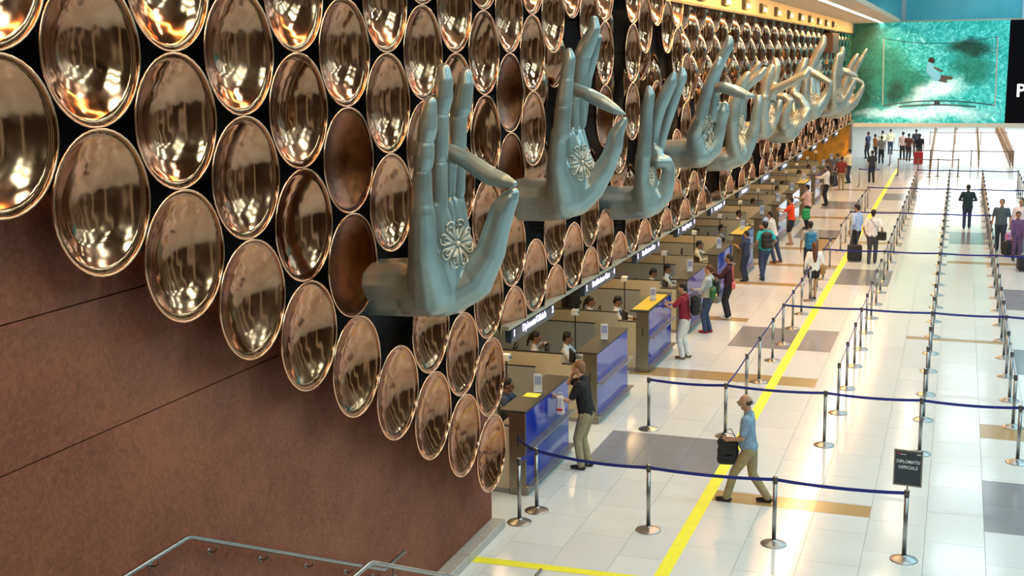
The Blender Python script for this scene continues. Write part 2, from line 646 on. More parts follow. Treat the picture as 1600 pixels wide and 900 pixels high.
# wall above / around the banner, blue glazing over it, far end of the hall
gl = struct('window_1', MB().box(-7.2, 16, 76.5, 76.6, 8.7, 12.5), mat('blue tinted glass', (0.05, 0.27, 0.35), 0.12, nz=0.25, ns=0.5, emit=(0.04, 0.25, 0.33), es=0.5))
for x in (-3.55, 3.0, 9.5):
    MB().box(x, x + 0.25, 76.3, 76.5, 8.7, 12.5).build('mullion', mat('mullion blue', (0.35, 0.55, 0.68), 0.4), gl)
MB().box(-3.3, 16, 76.42, 76.5, 10.0, 10.08).build('transom', mat('transom blue', (0.2, 0.5, 0.6), 0.4), gl)
struct('wall_banner', MB().box(-7.0, 16, 75.2, 76.3, 2.72, 8.7), m_ceil)
struct('trim_4', MB().box(-6.6, 16, 74.9, 75.2, 2.62, 2.86), mat('beam white', (0.72, 0.72, 0.68), 0.5))
struct('wall_hall_end', MB().box(-11, 16, 129.5, 130, 0, 6), mat('end wall', (0.7, 0.72, 0.72), 0.6))
struct('wall_far_left', MB().box(-11, -10.6, 76, 130, 0, 6), m_cream)
struct('ceiling_far', MB().box(-11, 16, 76.6, 130, 6, 6.2), bpy.data.materials['hall ceiling'])
area('far_hall_light', (2, 100, 5.8), 12, 40, 8500, (0.85, 0.98, 1.0))
# skirting kerb along the brown wall
sk = struct('baseboard_left', MB().box(XW, -6.08, 8.0, 15.86, 0, 0.1), m_grey)
for y in (8.0, 10.0, 12.0, 14.45):
    y1 = {8.0: 10, 10.0: 12, 12.0: 14.45, 14.45: 15.86}[y]
    MB().box(XW, -6.0, y + .006, y1 - .006, 0.0, 0.13, 0, 0.008).build('kerb_stone', mat('kerb stone', (0.42, 0.39, 0.35), 0.4, nz=0.1, ns=20) if y == 8 else bpy.data.materials['kerb stone'], sk)
# stair landing and steps down to the hall floor, below the frame
struct('trim_5', MB().box(-6.21, -4.3, 3.0, 8.4, 1.6, 1.83), m_grey)
st = MB()
for k in range(11):
    st.box(-6.2, -4.3, 8.4 + k * .3, 8.7 + k * .3, 0, 1.83 - (k + 1) * .152)
struct('trim_6', st, m_grey)


def rail(x, side, label):
    t = empty('handrail', (x, 8.38, 1.83), label, 'handrail')
    z = 0.90
    MB().tube([(0, -4, z), (0, -0.03, z), (0, 0.04, z - .015), (0, 3.72, z - 1.85), (0, 4.3, z - 1.85)], 0.022, 10).build('rail', m_steel, t, True)
    for y in (-3, -2, -1, -0.42, 0.42, 1.25, 2.1, 2.95, 3.6):
        zz = z - max(0, y) * 0.497
        MB().tube([(0, y, zz - .02), (0, y, zz - .07), (side * .04, y, zz - .10), (side * .09, y, zz - .10)], 0.008, 6).build('bracket', m_steel_d, t, True)
        MB().lathe([(0.0001, -.005), (.03, -.004), (.03, .004), (.0001, .006)], 12, (side * .09, y, zz - .10), 'X').build('rosette', m_steel, t, True)
    return t


rail(-6.12, -1, 'steel handrail fixed to the brown wall above the stair')
rail(-4.36, 1, 'steel handrail on the open side of the stair, at the frame edge')
# glass balustrade carrying the second rail
tag(MB().box(-4.29, -4.265, 4.4, 8.4, 1.83, 2.55).build('balustrade', m_grey), 'grey balustrade panel under the outer stair handrail', 'balustrade')

# yellow floor tape
tag(MB().box(-3.53, -3.34, 4, 77, 0.001, 0.003).build('floor_line', m_yellow), 'long yellow line taped down the length of the hall floor', 'floor line')
tag(MB().add([(-6.0, 14.53, .002), (-3.5, 14.66, .002), (-3.5, 14.8, .002), (-6.0, 14.73, .002), (-6.0, 14.53, .0035), (-3.5, 14.66, .0035), (-3.5, 14.8, .0035), (-6.0, 14.73, .0035)],
             [(3, 2, 1, 0), (4, 5, 6, 7), (0, 1, 5, 4), (1, 2, 6, 5), (2, 3, 7, 6), (3, 0, 4, 7)]).build('floor_line', m_yellow),
    'short yellow line on the floor from the brown wall kerb', 'floor line')

# ================================================================== COPPER DISHES
R_D = 0.53


def dish_mesh(name, sign, m, zcut=None):
    """spherical cap facing +X; sign -1 concave, +1 convex"""
    mb = MB()
    prof = []
    n = 9
    dep = 0.17
    for i in range(n + 1):
        t = i / n
        r = R_D * t
        prof.append((max(r, 1e-4), sign * dep * (1 - t * t)))
    prof.append((R_D + .006, -0.006))
    for i in range(n, -1, -1):
        t = i / n
        prof.append((max(R_D * t, 1e-4), sign * dep * (1 - t * t) - 0.014))
    seg = 40
    vs = []
    for r, x in prof:
        for k in range(seg):
            a = 2 * PI * k / seg
            vs.append((x, r * math.cos(a), r * math.sin(a)))
    fs = []
    for i in range(len(prof) - 1):
        for k in range(seg):
            a = i * seg + k
            b = i * seg + (k + 1) % seg
            fs.append((a, b, b + seg, a + seg))
    me = bpy.data.meshes.new(name)
    me.from_pydata(vs, [], fs)
    bm = bmesh.new()
    bm.from_mesh(me)
    bmesh.ops.remove_doubles(bm, verts=bm.verts, dist=0.0005)
    if zcut is not None:
        bmesh.ops.bisect_plane(bm, geom=bm.verts[:] + bm.edges[:] + bm.faces[:], plane_co=(0, 0, zcut), plane_no=(0, 0, 1), clear_inner=True)
    bmesh.ops.recalc_face_normals(bm, faces=bm.faces)
    bm.to_mesh(me)
    bm.free()
    me.materials.append(m)
    me.polygons.foreach_set('use_smooth', [True] * len(me.polygons))
    return me


def rim_mesh(zcut=None):
    mb = MB()
    seg = 40
    prof = [(R_D - .004, .004), (R_D + .010, .008), (R_D + .016, -.004), (R_D + .010, -.016), (R_D - .004, -.012)]
    vs = []
    for r, x in prof:
        for k in range(seg):
            a = 2 * PI * k / seg
            vs.append((x, r * math.cos(a), r * math.sin(a)))
    fs = []
    for i in range(len(prof)):
        for k in range(seg):
            a = i * seg + k
            b = i * seg + (k + 1) % seg
            j = (i + 1) % len(prof)
            fs.append((a, b, j * seg + (k + 1) % seg, j * seg + k))
    me = bpy.data.meshes.new('rim')
    me.from_pydata(vs, [], fs)
    bm = bmesh.new()
    bm.from_mesh(me)
    if zcut is not None:
        bmesh.ops.bisect_plane(bm, geom=bm.verts[:] + bm.edges[:] + bm.faces[:], plane_co=(0, 0, zcut), plane_no=(0, 0, 1), clear_inner=True)
    bm.to_mesh(me)
    bm.free()
    me.materials.append(m_cur)
    me.polygons.foreach_set('use_smooth', [True] * len(me.polygons))
    return me


ZL = 3.035
dm = {}


def get_dish(sign, dark, cut, top=None):
    k = (sign, dark, None if cut is None else round(cut, 2), None if top is None else round(top, 2))
    if k not in dm:
        dm[k] = (dish_mesh('copper_dish', sign, m_cud if dark else m_cu, k[2]), rim_mesh(k[2]))
        if top is not None:
            for me in dm[k]:
                bm = bmesh.new()
                bm.from_mesh(me)
                bmesh.ops.bisect_plane(bm, geom=bm.verts[:] + bm.edges[:] + bm.faces[:], plane_co=(0, 0, k[3]), plane_no=(0, 0, 1), clear_outer=True)
                bm.to_mesh(me)
                bm.free()
    return dm[k]


rodm = MB().tube([(-0.36, 0, 0), (-0.185, 0, 0)], 0.02, 6).build('rod_proto', m_black)
rod_me = rodm.data
bpy.data.objects.remove(rodm)
DARK = {(5, 1), (5, 2), (10, 1), (10, 2), (15, 1), (19, 2), (26, 2)}
CONVEX = {(12, 1), (13, 0), (14, 1), (16, 0), (16, 1), (12, 2), (14, 2), (18, 1), (17, 2), (19, 0), (20, 1), (22, 0), (21, 1), (16, 3), (13, 2), (20, 2), (15, 2), (18, 3)}
rng = random.Random(3)
dishes = []
FORE = [(11.73, 4.36), (16.39, 4.79), (21.3, 4.2), (26, 4.74), (31, 4.27), (35.9, 4.5), (40.5, 4.4), (45.4, 4.3), (50.4, 4.2), (55.5, 4.1)]
for c in range(-1, 74):
    for r in range(-1, 7):
        y = GY(c)
        z = GZ(c, r)
        if c <= 10:
            lo = low[max(c, 0)] if c < 10 else ZL
            if z < lo - 0.2:
                continue
        if c < 14 and z > 9.2:
            continue
        if y > 16.5 and z > 7.93 + 0.3:
            continue
        if z < ZL + 0.0 - 0.05 and c >= 10:
            continue
        if y > 74.3:
            continue
        if 57.6 < y < 61.5 and z > 6.9:
            continue
        if any(math.hypot(y - fy_, z - fz_) < (.62 if fy_ < 18 else .5) for fy_, fz_ in FORE):
            continue
        conv = (c, r) in CONVEX
        if c > 22:
            conv = (r <= 1) or rng.random() < 0.35
        dishes.append((c, r, y, z, conv, (c, r) in DARK))
dishes.sort(key=lambda d: d[2])
far = MB()
far_v = []
colcount = {}
for d in dishes:
    colcount.setdefault(d[0], []).append(d[3])
for i, (c, r, y, z, conv, dark) in enumerate(dishes):
    cut = ZL - z if z - R_D < ZL and y > 15.3 else None
    top = 7.94 - z if y > 15.9 and z + R_D > 7.94 else None
    me, rme = get_dish(1 if conv else -1, dark, cut, top)
    x = XD - (0.30 if conv else 0.0)
    if i < 298:
        o = link('copper_dish', me, None, (x, y, z))
        hs = sorted(colcount[c])
        nb = hs.index(z) + 1
        shp = 'domed' if conv else 'hollow'
        dk = 'dull dark ' if dark else 'polished '
        if c <= 25:
            pos = 'lowest' if nb == 1 else ordn(nb) + ' from bottom'
            lab = '%scopper dish, %s, %s in %s dish column from the left' % (dk, shp, pos, ordn(c + 2))
            o['label'] = lab
            o['group'] = 'copper dishes on the wall'
        else:
            hy = [11.7, 16.4, 21.3, 26, 31, 35.9, 40.5, 45.4, 50.4, 55.5, 61, 67, 73]
            hi = min(range(13), key=lambda q: abs(hy[q] + 1.5 - y))
            at_ = 'by the %s giant hand' % ordn(hi + 1) if hi < 10 else ('between the farthest hand and the banner' if hi < 12 else 'right by the banner')
            o['label'] = 'small %s copper dish, %s, %s' % (shp, 'lowest' if nb == 1 else ordn(nb) + ' from bottom', at_)
            o['group'] = 'copper dishes on the wall ' + at_
        o['category'] = 'dish'
        ro = link('rim', rme, o)
        if c < 20:
            ro = link('mounting_rod', rod_me, o)
            if conv:
                ro.scale = (.15, 1, 1)
                ro.location = (0.02, 0, 0)
    else:
        for mm in (me, rme):
            vs = [(v.co.x + x, v.co.y + y, v.co.z + z) for v in mm.vertices]
            far.add(vs, [tuple(p.vertices) for p in mm.polygons], 0 if mm is me else 1)
if far.v:
    o = far.build('copper_dish_field', [m_cu, m_cur], None, True)
    tag(o, 'mass of tiny copper dishes at the far end of the wall by the banner', 'dish', kind='stuff')
print('dishes', len(dishes))

# dark loudspeaker box among the far dishes and the washer lamps in the band
t = empty('loudspeaker', (-6.0, 59.6, 7.35), 'dark brown box hung on the dish wall near the far banner', 'loudspeaker')
MB().box(-0.3, 0.35, -1.5, 1.5, -0.45, 0.45, 0, 0.03).build('cabinet', mat('dark brown box', (0.05, 0.025, 0.015), 0.5), t)
MB().box(0.35, 0.37, -1.4, 1.4, -0.38, 0.38).build('grille', m_black, t)
MB().box(-.3, .0, -.3, .3, -.95, -.45).build('bracket', m_amber, t)
t0 = None
for k in range(15):
    y = 17.2 + 3.25 * k
    if t0 is None:
        t0 = empty('wall_lamp', (0, 0, 0), 'x', 'lamp', group='boxed lamps along the top band of the dish wall')
        MB().box(0, 0.10, -.42, .42, -.14, .14).build('housing', mat('lamp housing', (0.10, 0.10, 0.09), 0.35, 0.6), t0)
        MB().box(0.10, 0.13, -.36, .36, -.10, .10).build('lens', mat('lamp lens', (0.22, 0.23, 0.22), 0.1, 0.3), t0)
        o = t0
    else:
        o = copy_tree(t0)
    o.location = (-6.12, y, 8.28)
    o['label'] = 'square dark lamp in the cream band above the copper dishes'

# ================================================================== COUNTERS AND BOOTHS
m_glassb = mat('cobalt back-painted glass', (0.010, 0.035, 0.34), 0.07, 0.0, spec=0.3, nz=0.12, ns=0.8)
m_shelf = mat('satin shelf metal', (0.30, 0.30, 0.33), 0.42, 0.8)
m_top = mat('dark grey stone counter top', (0.060, 0.050, 0.042), 0.5, nz=0.15, ns=30, spec=0.25)
m_ytop = mat('yellow mat', (0.85, 0.55, 0.02), 0.45)
m_acr = mat('clear acrylic', (0.72, 0.74, 0.82), 0.1)
CL = 2.25


def counter(k, label):
    y = 17.2 + 4.02 * k
    t = empty('service_counter', (-6.15, y, 0), label, 'counter', group='service counters')
    MB().box(-.27, 0, 0, .03, .0, 1.34).build('end_panel', m_steel_d, t)
    MB().box(-.27, 0, CL - .03, CL, .0, 1.34).build('end_panel', m_steel_d, t)
    MB().box(-.27, -.02, .03, CL - .03, .1, 1.34).build('core', m_grey, t)
    MB().box(-.02, 0, .035, CL - .035, .80, 1.335).build('upper_glass', m_glassb, t)
    MB().box(-.02, 0, .035, CL - .035, .16, .79).build('lower_glass', m_glassb, t)
    MB().box(-.02, .14, .02, CL - .02, .775, .80, 0, .004).build('front_shelf', m_shelf, t)
    MB().box(-.275, .03, -.012, CL + .1, .0, .15, 0, .01).build('kick_base', m_steel_d, t)
    MB().box(.0, .12, .03, CL + .06, .15, .17).build('foot_ledge', m_shelf, t)
    MB().box(-.42, .01, -.01, CL + .01, 1.34, 1.38, 0, .006).build('counter_top', m_top, t)
    MB().box(-.14, -.12, -.004, 0, .80, 1.0).build('belt_slot', m_black, t)
    return t


cl_desc = ['the nearest counter'] + ['the %s counter' % ordn(q) for q in range(2, 13)] + ['the last counter']
cl_own = ['nearest, with a small yellow sheet on top', 'second from the near end, its front empty', 'third, with yellow top, behind the man in maroon', 'fourth, before the woman in grey hoodie',
          'fifth, past the red plaid shirt', 'sixth, behind the man in turquoise', 'seventh, before the man in orange', 'eighth, before the pink-shirted man', 'ninth, past the pink-shirted man',
          'tenth, with a yellow top', 'eleventh, beside the white-shirted man with backpack', 'twelfth, beside the striped-top person', 'last before the amber wall']
for k in range(13):
    t = counter(k, 'blue glass and steel service counter, ' + cl_own[k])
    y = 17.2 + 4.02 * k
    c = empty('card_holder', (-6.33, y + 1.15, 1.382), 'upright clear card holder on ' + cl_desc[k], 'card holder', math.radians(12), group='card holders on the counters')
    MB().box(-.07, .07, -.04, .04, 0, .006).build('base', m_acr, c)
    MB().box(-.07, .07, -.004, .004, .006, .30).build('card', m_acr, c)
    MB().box(-.055, .055, -.0055, -.004, .12, .26).build('print', mat('notice print', (0.35, 0.38, 0.62), 0.4) if k == 0 else bpy.data.materials['notice print'], c)
    if k in (2, 5, 9):
        tag(MB().box(-6.53, -6.17, y + .05, y + 1.9, 1.382, 1.388).build('counter_mat', m_ytop), 'yellow sheet covering the top of ' + cl_desc[k], 'mat')
tag(MB().box(-6.47, -6.22, 17.98, 18.22, 1.382, 1.39).build('paper_sheet', mat('lemon paper', (0.85, 0.85, 0.08), 0.6)), 'small yellow paper on the nearest counter beside the card holder', 'paper')

m_screen = mat('grey desk screen', (0.33, 0.33, 0.30), 0.4)
for k in range(13):
    y = 17.22 + 4.02 * k
    t = empty('booth_partition', (-8.3, y, 0), 'cream booth partition ending at ' + cl_desc[k], 'partition', group='booth partitions')
    MB().box(-2.0, 1.45, 0, .05, 0.08, 1.30).build('panel', m_cream, t)
    MB().box(1.45, 1.88, 0, .05, 0.08, 1.11).build('step_panel', m_cream, t)
    MB().box(-2.0, 1.46, -.005, .055, 1.30, 1.32).build('cap', m_black, t)
    MB().box(1.46, 1.88, -.005, .055, 1.11, 1.13).build('cap', m_black, t)
    MB().box(-2.0, 1.88, 0.005, .045, 0, .08).build('plinth', m_grey, t)
    for xx in (-1.2, 0.1):
        MB().box(xx, xx + .006, -.003, 0, .1, 1.3).build('seam', m_grey, t)
    # desk
    d = empty('officer_desk', (-6.6, y + .1, 0), 'officer desk behind ' + cl_desc[k], 'desk', group='officer desks')
    MB().box(-.42, .0, 0, 3.3, .73, .76, 0, .004).build('desk_top', m_ledge, d)
    MB().box(-.40, -.37, .02, .06, 0, .73).build('leg', m_grey, d)
    MB().box(-.40, -.37, 3.2, 3.24, 0, .73).build('leg', m_grey, d)
    MB().box(-.03, .0, .02, 3.28, .1, .73).build('modesty_panel', m_cream, d)
    # low grey screen at the back of the booth
    s = empty('desk_screen', (-8.4, y + 3.75, 0), 'low grey desk screen with dark edge, booth of ' + cl_desc[k], 'screen', group='desk screens')
    MB().box(-1.6, 1.1, 0, .025, .1, 1.08).build('glass_panel', m_screen, s)
    MB().box(-1.6, 1.12, -.003, .028, 1.08, 1.10).build('edge', m_black, s)
    MB().box(-1.5, -1.46, -.05, .08, 0, .1).build('foot', m_grey, s)
    MB().box(.9, .94, -.05, .08, 0, .1).build('foot', m_grey, s)
    # camera stand
    cs = empty('camera_stand', (-7.24 if k % 2 else -7.26, y + 2.15, 0.0), 'white camera box on thin black pole, booth of ' + cl_desc[k], 'camera stand', group='camera stands')
    MB().lathe([(.12, 0), (.12, .02), (.02, .03)], 14).build('base', m_black, cs)
    MB().tube([(0, 0, .02), (0, 0, 1.6)], .014, 8).build('pole', m_black, cs)
    MB().box(-.07, .07, -.07, .07, 1.6, 1.72, 0, .01).build('camera_head', m_white, cs)
    MB().lathe([(.02, 0), (.02, .02), (.012, .025)], 10, (.07, 0, 1.66), 'X').build('lens', m_black, cs.children[-1])
    if k < 8:
        # monitor
        mo = empty('monitor', (-6.95, y + 1.0, 0.761), 'black monitor on the desk of ' + cl_desc[k], 'monitor', math.radians(-60), group='desk monitors')
        MB().box(-.12, .12, -.07, .07, 0, .015).build('foot', m_black, mo)
        MB().box(-.02, .02, -.015, .015, .015, .12).build('neck', m_black, mo)
        MB().box(-.2, .2, -.02, .02, .1, .38, 0, .006).build('case', m_black, mo)

# lit counter signs
SGN = {0: ('1', 'Diplomats/Officials', '2'), 1: ('3', 'First/Business Class', '4'), 2: ('5', 'First/Business Class', '6'), 3: ('7', 'Foreign Passports', '8'), 4: ('9', 'Foreign Passports', '10')}
m_sgn = mat('dark slate sign', (0.045, 0.055, 0.07), 0.35)
m_sgl = mat('sign face navy', (0.02, 0.02, 0.05), 0.3)
ys = [16.05, 19.72, 23.3, 27.05, 31.0, 35.2, 39.4, 44, 48.5, 53.5, 58.5, 63.5]
for k, y in enumerate(ys):
    w_ = 2.0
    lb = 'lit overhead sign reading %s %s %s' % (SGN[k][0], SGN[k][1], SGN[k][2]) if k == 0 else 'violet-lit overhead counter sign, %s from the near end' % ordn(k + 1)
    t = empty('counter_sign', (-5.93, y, 2.74), lb, 'sign', group='lit counter signs')
    MB().box(-.10, 0, 0, w_, 0, .19, 0, .006).build('housing', m_sgn, t)
    MB().box(-.0, .006, .02, w_ - .02, .075, .185).build('face', m_sgl, t)
    for j, tx in enumerate(SGN.get(k, ('', 'Indian Passports', ''))):
        if not tx:
            continue
        me = text_mesh(tx, .15, .002, m_glow, bold=.003)
        o = link('lettering', me, t)
        o.location = (.009, (.1, w_ / 2, w_ - .12)[j], .13)
        o.rotation_euler = (PI / 2, 0, PI / 2)
        if j == 1:
            o.scale = (.95, 1, 1)
    MB().box(-.03, -.01, .4, .42, .19, .235).build('hanger', m_steel, t)
    MB().box(-.03, -.01, w_ - .42, w_ - .40, .19, .235).build('hanger', m_steel, t)

# ================================================================== BANNER
YB = 75.0
bx0, bx1, bz0, bz1 = -6.62, 2.36, 2.86, 8.60
m_ban = bpy.data.materials.new('backlit wave print')
m_ban.use_nodes = True
nt = m_ban.node_tree
b = nt.nodes['Principled BSDF']
tc = nt.nodes.new('ShaderNodeTexCoord')
N = lambda t: nt.nodes.new('ShaderNode' + t)
L = lambda a, c: nt.links.new(a, c)


def math_(op, a, c=None, v=None):
    n = N('Math')
    n.operation = op
    if hasattr(a, 'node'):
        L(a, n.inputs[0])
    else:
        n.inputs[0].default_value = a
    if c is not None:
        if hasattr(c, 'node'):
            L(c, n.inputs[1])
        else:
            n.inputs[1].default_value = c
    return n.outputs[0]


def rampn(src, stops, interp='LINEAR'):
    r = N('ValToRGB')
    r.color_ramp.interpolation = interp
    while len(r.color_ramp.elements) < len(stops):
        r.color_ramp.elements.new(0.5)
    for e, (p_, c_) in zip(r.color_ramp.elements, stops):
        e.position = p_
        e.color = (*c_, 1)
    L(src, r.inputs['Fac'])
    return r.outputs['Color']


nz = N('TexNoise'); nz.inputs['Scale'].default_value = 0.55; nz.inputs['Detail'].default_value = 5
L(tc.outputs['Object'], nz.inputs['Vector'])
sub = N('VectorMath'); sub.operation = 'SUBTRACT'; L(nz.outputs['Color'], sub.inputs[0]); sub.inputs[1].default_value = (.5, .5, .5)
scl = N('VectorMath'); scl.operation = 'SCALE'; L(sub.outputs[0], scl.inputs[0]); scl.inputs['Scale'].default_value = 1.8
wp = N('VectorMath'); wp.operation = 'ADD'; L(tc.outputs['Object'], wp.inputs[0]); L(scl.outputs[0], wp.inputs[1])
fo = N('TexNoise'); fo.inputs['Scale'].default_value = 3.2; fo.inputs['Detail'].default_value = 9; fo.inputs['Roughness'].default_value = .75; fo.inputs['Distortion'].default_value = 1.5
L(wp.outputs[0], fo.inputs['Vector'])
foam = rampn(fo.outputs['Fac'], [(0.36, (0.0, 0.22, 0.20)), (0.48, (0.01, 0.40, 0.38)), (0.58, (0.10, 0.62, 0.60)), (0.70, (0.55, 0.92, 0.92))])


def blob(cx, cz, rx, rz, ang, soft0, soft1):
    """soft ellipse mask in print coordinates"""
    s1 = N('VectorMath'); s1.operation = 'SUBTRACT'; L(wp.outputs[0], s1.inputs[0]); s1.inputs[1].default_value = (cx, 0, cz)
    vr = N('VectorRotate'); vr.rotation_type = 'Y_AXIS'; L(s1.outputs[0], vr.inputs['Vector']); vr.inputs['Angle'].default_value = ang
    dv = N('VectorMath'); dv.operation = 'DIVIDE'; L(vr.outputs[0], dv.inputs[0]); dv.inputs[1].default_value = (rx, 1000, rz)
    ln = N('VectorMath'); ln.operation = 'LENGTH'; L(dv.outputs[0], ln.inputs[0])
    mr = N('MapRange'); mr.interpolation_type = 'SMOOTHSTEP'
    L(ln.outputs['Value'], mr.inputs['Value'])
    mr.inputs['From Min'].default_value = soft0; mr.inputs['From Max'].default_value = soft1
    mr.inputs['To Min'].default_value = 1; mr.inputs['To Max'].default_value = 0
    return mr.outputs['Result']


def over(basec, color, mask):
    m_ = N('Mix'); m_.data_type = 'RGBA'
    L(mask, m_.inputs['Factor']); L(basec, m_.inputs[6])
    if hasattr(color, 'node'):
        L(color, m_.inputs[7])
    else:
        m_.inputs[7].default_value = (*color, 1)
    return m_.outputs[2]


dg = rampn(fo.outputs['Fac'], [(0.4, (0.0, 0.035, 0.025)), (0.7, (0.005, 0.11, 0.07))])
tl = rampn(fo.outputs['Fac'], [(0.4, (0.0, 0.14, 0.10)), (0.7, (0.02, 0.28, 0.21))])
wh = rampn(fo.outputs['Fac'], [(0.35, (0.2, 0.75, 0.78)), (0.55, (0.75, 0.97, 0.98))])
# object origin at banner lower-left
c_ = foam
c_ = over(c_, dg, blob(0.4, 3.6, 2.6, 5.4, 0.0, .5, 1.05))
c_ = over(c_, tl, blob(2.6, 3.0, 1.5, 2.4, 0.3, .3, 1.1))
c_ = over(c_, tl, blob(3.5, 2.0, 1.6, 1.1, 0.4, .4, 1.1))
c_ = over(c_, dg, blob(2.9, 1.7, .8, .8, 0.4, .2, 1.1))
c_ = over(c_, wh, blob(5.3, 1.9, 2.0, .7, 0.35, .2, 1.1))
c_ = over(c_, wh, blob(4.5, .6, 3.8, .5, 0.0, .3, 1.2))
c_ = over(c_, dg, blob(7.0, 4.2, 1.9, .7, -0.1, .3, 1.1))
c_ = over(c_, tl, blob(7.2, 3.1, 1.5, .9, -0.3, .3, 1.1))
L(c_, b.inputs['Base Color'])
L(c_, b.inputs['Emission Color'])
b.inputs['Emission Strength'].default_value = 0.6
b.inputs['Roughness'].default_value = 0.5
bn = empty('banner', (bx0, YB, bz0), 'huge backlit turquoise wave advertisement with curved screen outline', 'banner')
MB().box(0, bx1 - bx0, -.02, .15, 0, bz1 - bz0).build('print_panel', m_ban, bn)
m_bblack = mat('black print', (0.003, 0.003, 0.006), 0.8, spec=0.1)
MB().box(bx1 - bx0, 14, -.02, .15, 0, bz1 - bz0).build('black_panel', m_bblack, bn)
me = text_mesh('P', 1.0, .01, mat('white print', (0.9, 0.9, 0.9), 0.5, emit=(1, 1, 1), es=.8), bold=.02)
o = link('lettering', me, bn); o.location = (3.12 - bx0, -.04, 4.66 - bz0); o.rotation_euler = (PI / 2, 0, 0)
m_tvf = mat('screen frame print', (0.06, 0.10, 0.11), 0.4, 0.3)


def ban(px, py):
    v = P3(px, py, YB - .03)
    return Vector((v.x - bx0, -.035, v.z - bz0))


def arc(p0, p1, sag, n=14):
    a = ban(*p0); c2 = ban(*p1)
    return [a.lerp(c2, i / n) + Vector((0, 0, sag * 4 * (i / n) * (1 - i / n))) for i in range(n + 1)]


MB().tube(arc((1381, 60), (1559, 57), -.33), .03, 6, flat=.6).build('screen_outline', m_tvf, bn)
MB().tube(arc((1379, 165), (1555, 165), .28), .035, 6).build('screen_outline', m_tvf, bn)
MB().tube(arc((1381, 60), (1379, 165), 0), .03, 6).build('screen_outline', mat('pale frame print', (.5, .6, .6), .4), bn)
MB().tube(arc((1559, 57), (1555, 165), 0), .04, 6).build('screen_outline', mat('pale frame print', (.6, .7, .7), .4), bn)
MB().tube(arc((1404, 167), (1525, 167), .12), .045, 6).build('screen_foot', m_tvf, bn)
MB().add([ban(1460, 158), ban(1468, 158), ban(1469, 165), ban(1459, 165)], [(3, 2, 1, 0)]).build('screen_foot', m_tvf, bn)
# surfing figure print
sf = MB()
for ch in ([(ban(1456, 95), .17), (ban(1455, 94), .17)],):
    chain(sf, ch)
sf.build('figure_hair', mat('dark brown print', (.05, .03, .02), .5), bn, True)
sf = MB(); chain(sf, [(ban(1453, 101), .17), (ban(1454, 110), .25), (ban(1464, 120), .25)]); sf.build('figure_shirt', mat('light blue print', (.2, .6, .8), .5, emit=(.2, .6, .8), es=.3), bn, True)
sf = MB(); chain(sf, [(ban(1464, 121), .17), (ban(1476, 121), .12), (ban(1486, 122), .10)]); chain(sf, [(ban(1462, 122), .14), (ban(1478, 127), .08)]); chain(sf, [(ban(1457, 105), .08), (ban(1472, 111), .06)])
sf.build('figure_limbs', mat('brown print', (.12, .12, .1), .5), bn, True)
for o in bn.children:
    if o.name.startswith('figure_'):
        o.scale.y = 0.12
        o.location.y = -.03

# ================================================================== STANCHIONS
def stan_parts(m1, m2):
    os_ = {'base': MB().lathe([(.185, 0), (.185, .008), (.175, .014), (.12, .03), (.05, .055), (.034, .06), (.034, .07)], 28).build('base', m1, None, True),
           'pole': MB().tube([(0, 0, .06), (0, 0, .90)], .030, 16).build('pole', m1, None, True),
           'head': MB().lathe([(.036, .90), (.036, .985), (.034, .99)], 16).build('head', m2, None, True),
           'head_cap': MB().lathe([(.034, .985), (.034, .995), (.02, 1.004), (.0001, 1.006)], 16).build('head_cap', m1, None, True)}
    r = {k: o.data for k, o in os_.items()}
    for o in os_.values():
        bpy.data.objects.remove(o)
    return r


m_head = mat('dark post head', (0.10, 0.09, 0.08), 0.3, 0.7)
SPN = stan_parts(m_steel, m_head)
m_brn = mat('warm reflection post', (0.20, 0.11, 0.06), 0.3, 0.8)  # brown base colour stands in for warm light reflected by the far posts
SPF = stan_parts(m_brn, m_brn)


def belt(p0, p1, parent, sag=.03, m=None, z=.95):
    """a webbing belt from post head p0 to p1 (parent sits at p0)"""
    d = Vector((p1[0] - p0[0], p1[1] - p0[1], 0))
    Ln = d.length
    u = d.normalized()
    n = 8
    nn = Vector((-u.y, u.x, 0)) * .002
    mb = MB()
    vs = []
    for i in range(n + 1):
        t = i / n
        c = u * (.034 + (Ln - .068) * t)
        zz = z - sag * 4 * t * (1 - t)
        for q in ((nn, .024), (nn, -.024), (-nn, -.024), (-nn, .024)):
            vs.append((c.x + q[0].x, c.y + q[0].y, zz + q[1]))
    fs = [(0, 1, 2, 3), (n * 4 + 3, n * 4 + 2, n * 4 + 1, n * 4)]
    for i in range(n):
        for k in range(4):
            a = i * 4 + k
            b2 = i * 4 + (k + 1) % 4
            fs.append((a, a + 4, b2 + 4, b2))
    mb.add(vs, fs)
    return mb.build('belt', m or m_belt, parent)


npost = 0


def post(x, y, label, group, to=(), far=False, sag=.03):
    global npost
    npost += 1
    t = empty('queue_post', (x, y, 0), label, 'post', group=group)
    hd_ = None
    for k, me in (SPF if far else SPN).items():
        q_ = link(k, me, hd_ if k == 'head_cap' else t)
        if k == 'head':
            hd_ = q_
    for q in to:
        belt((x, y), q, t, sag, m_brn if far else None)
    return t


XL, XA, XB, XC, XE = -3.73, -1.94, -0.38, 1.18, 2.85
G0 = 'steel queue posts'
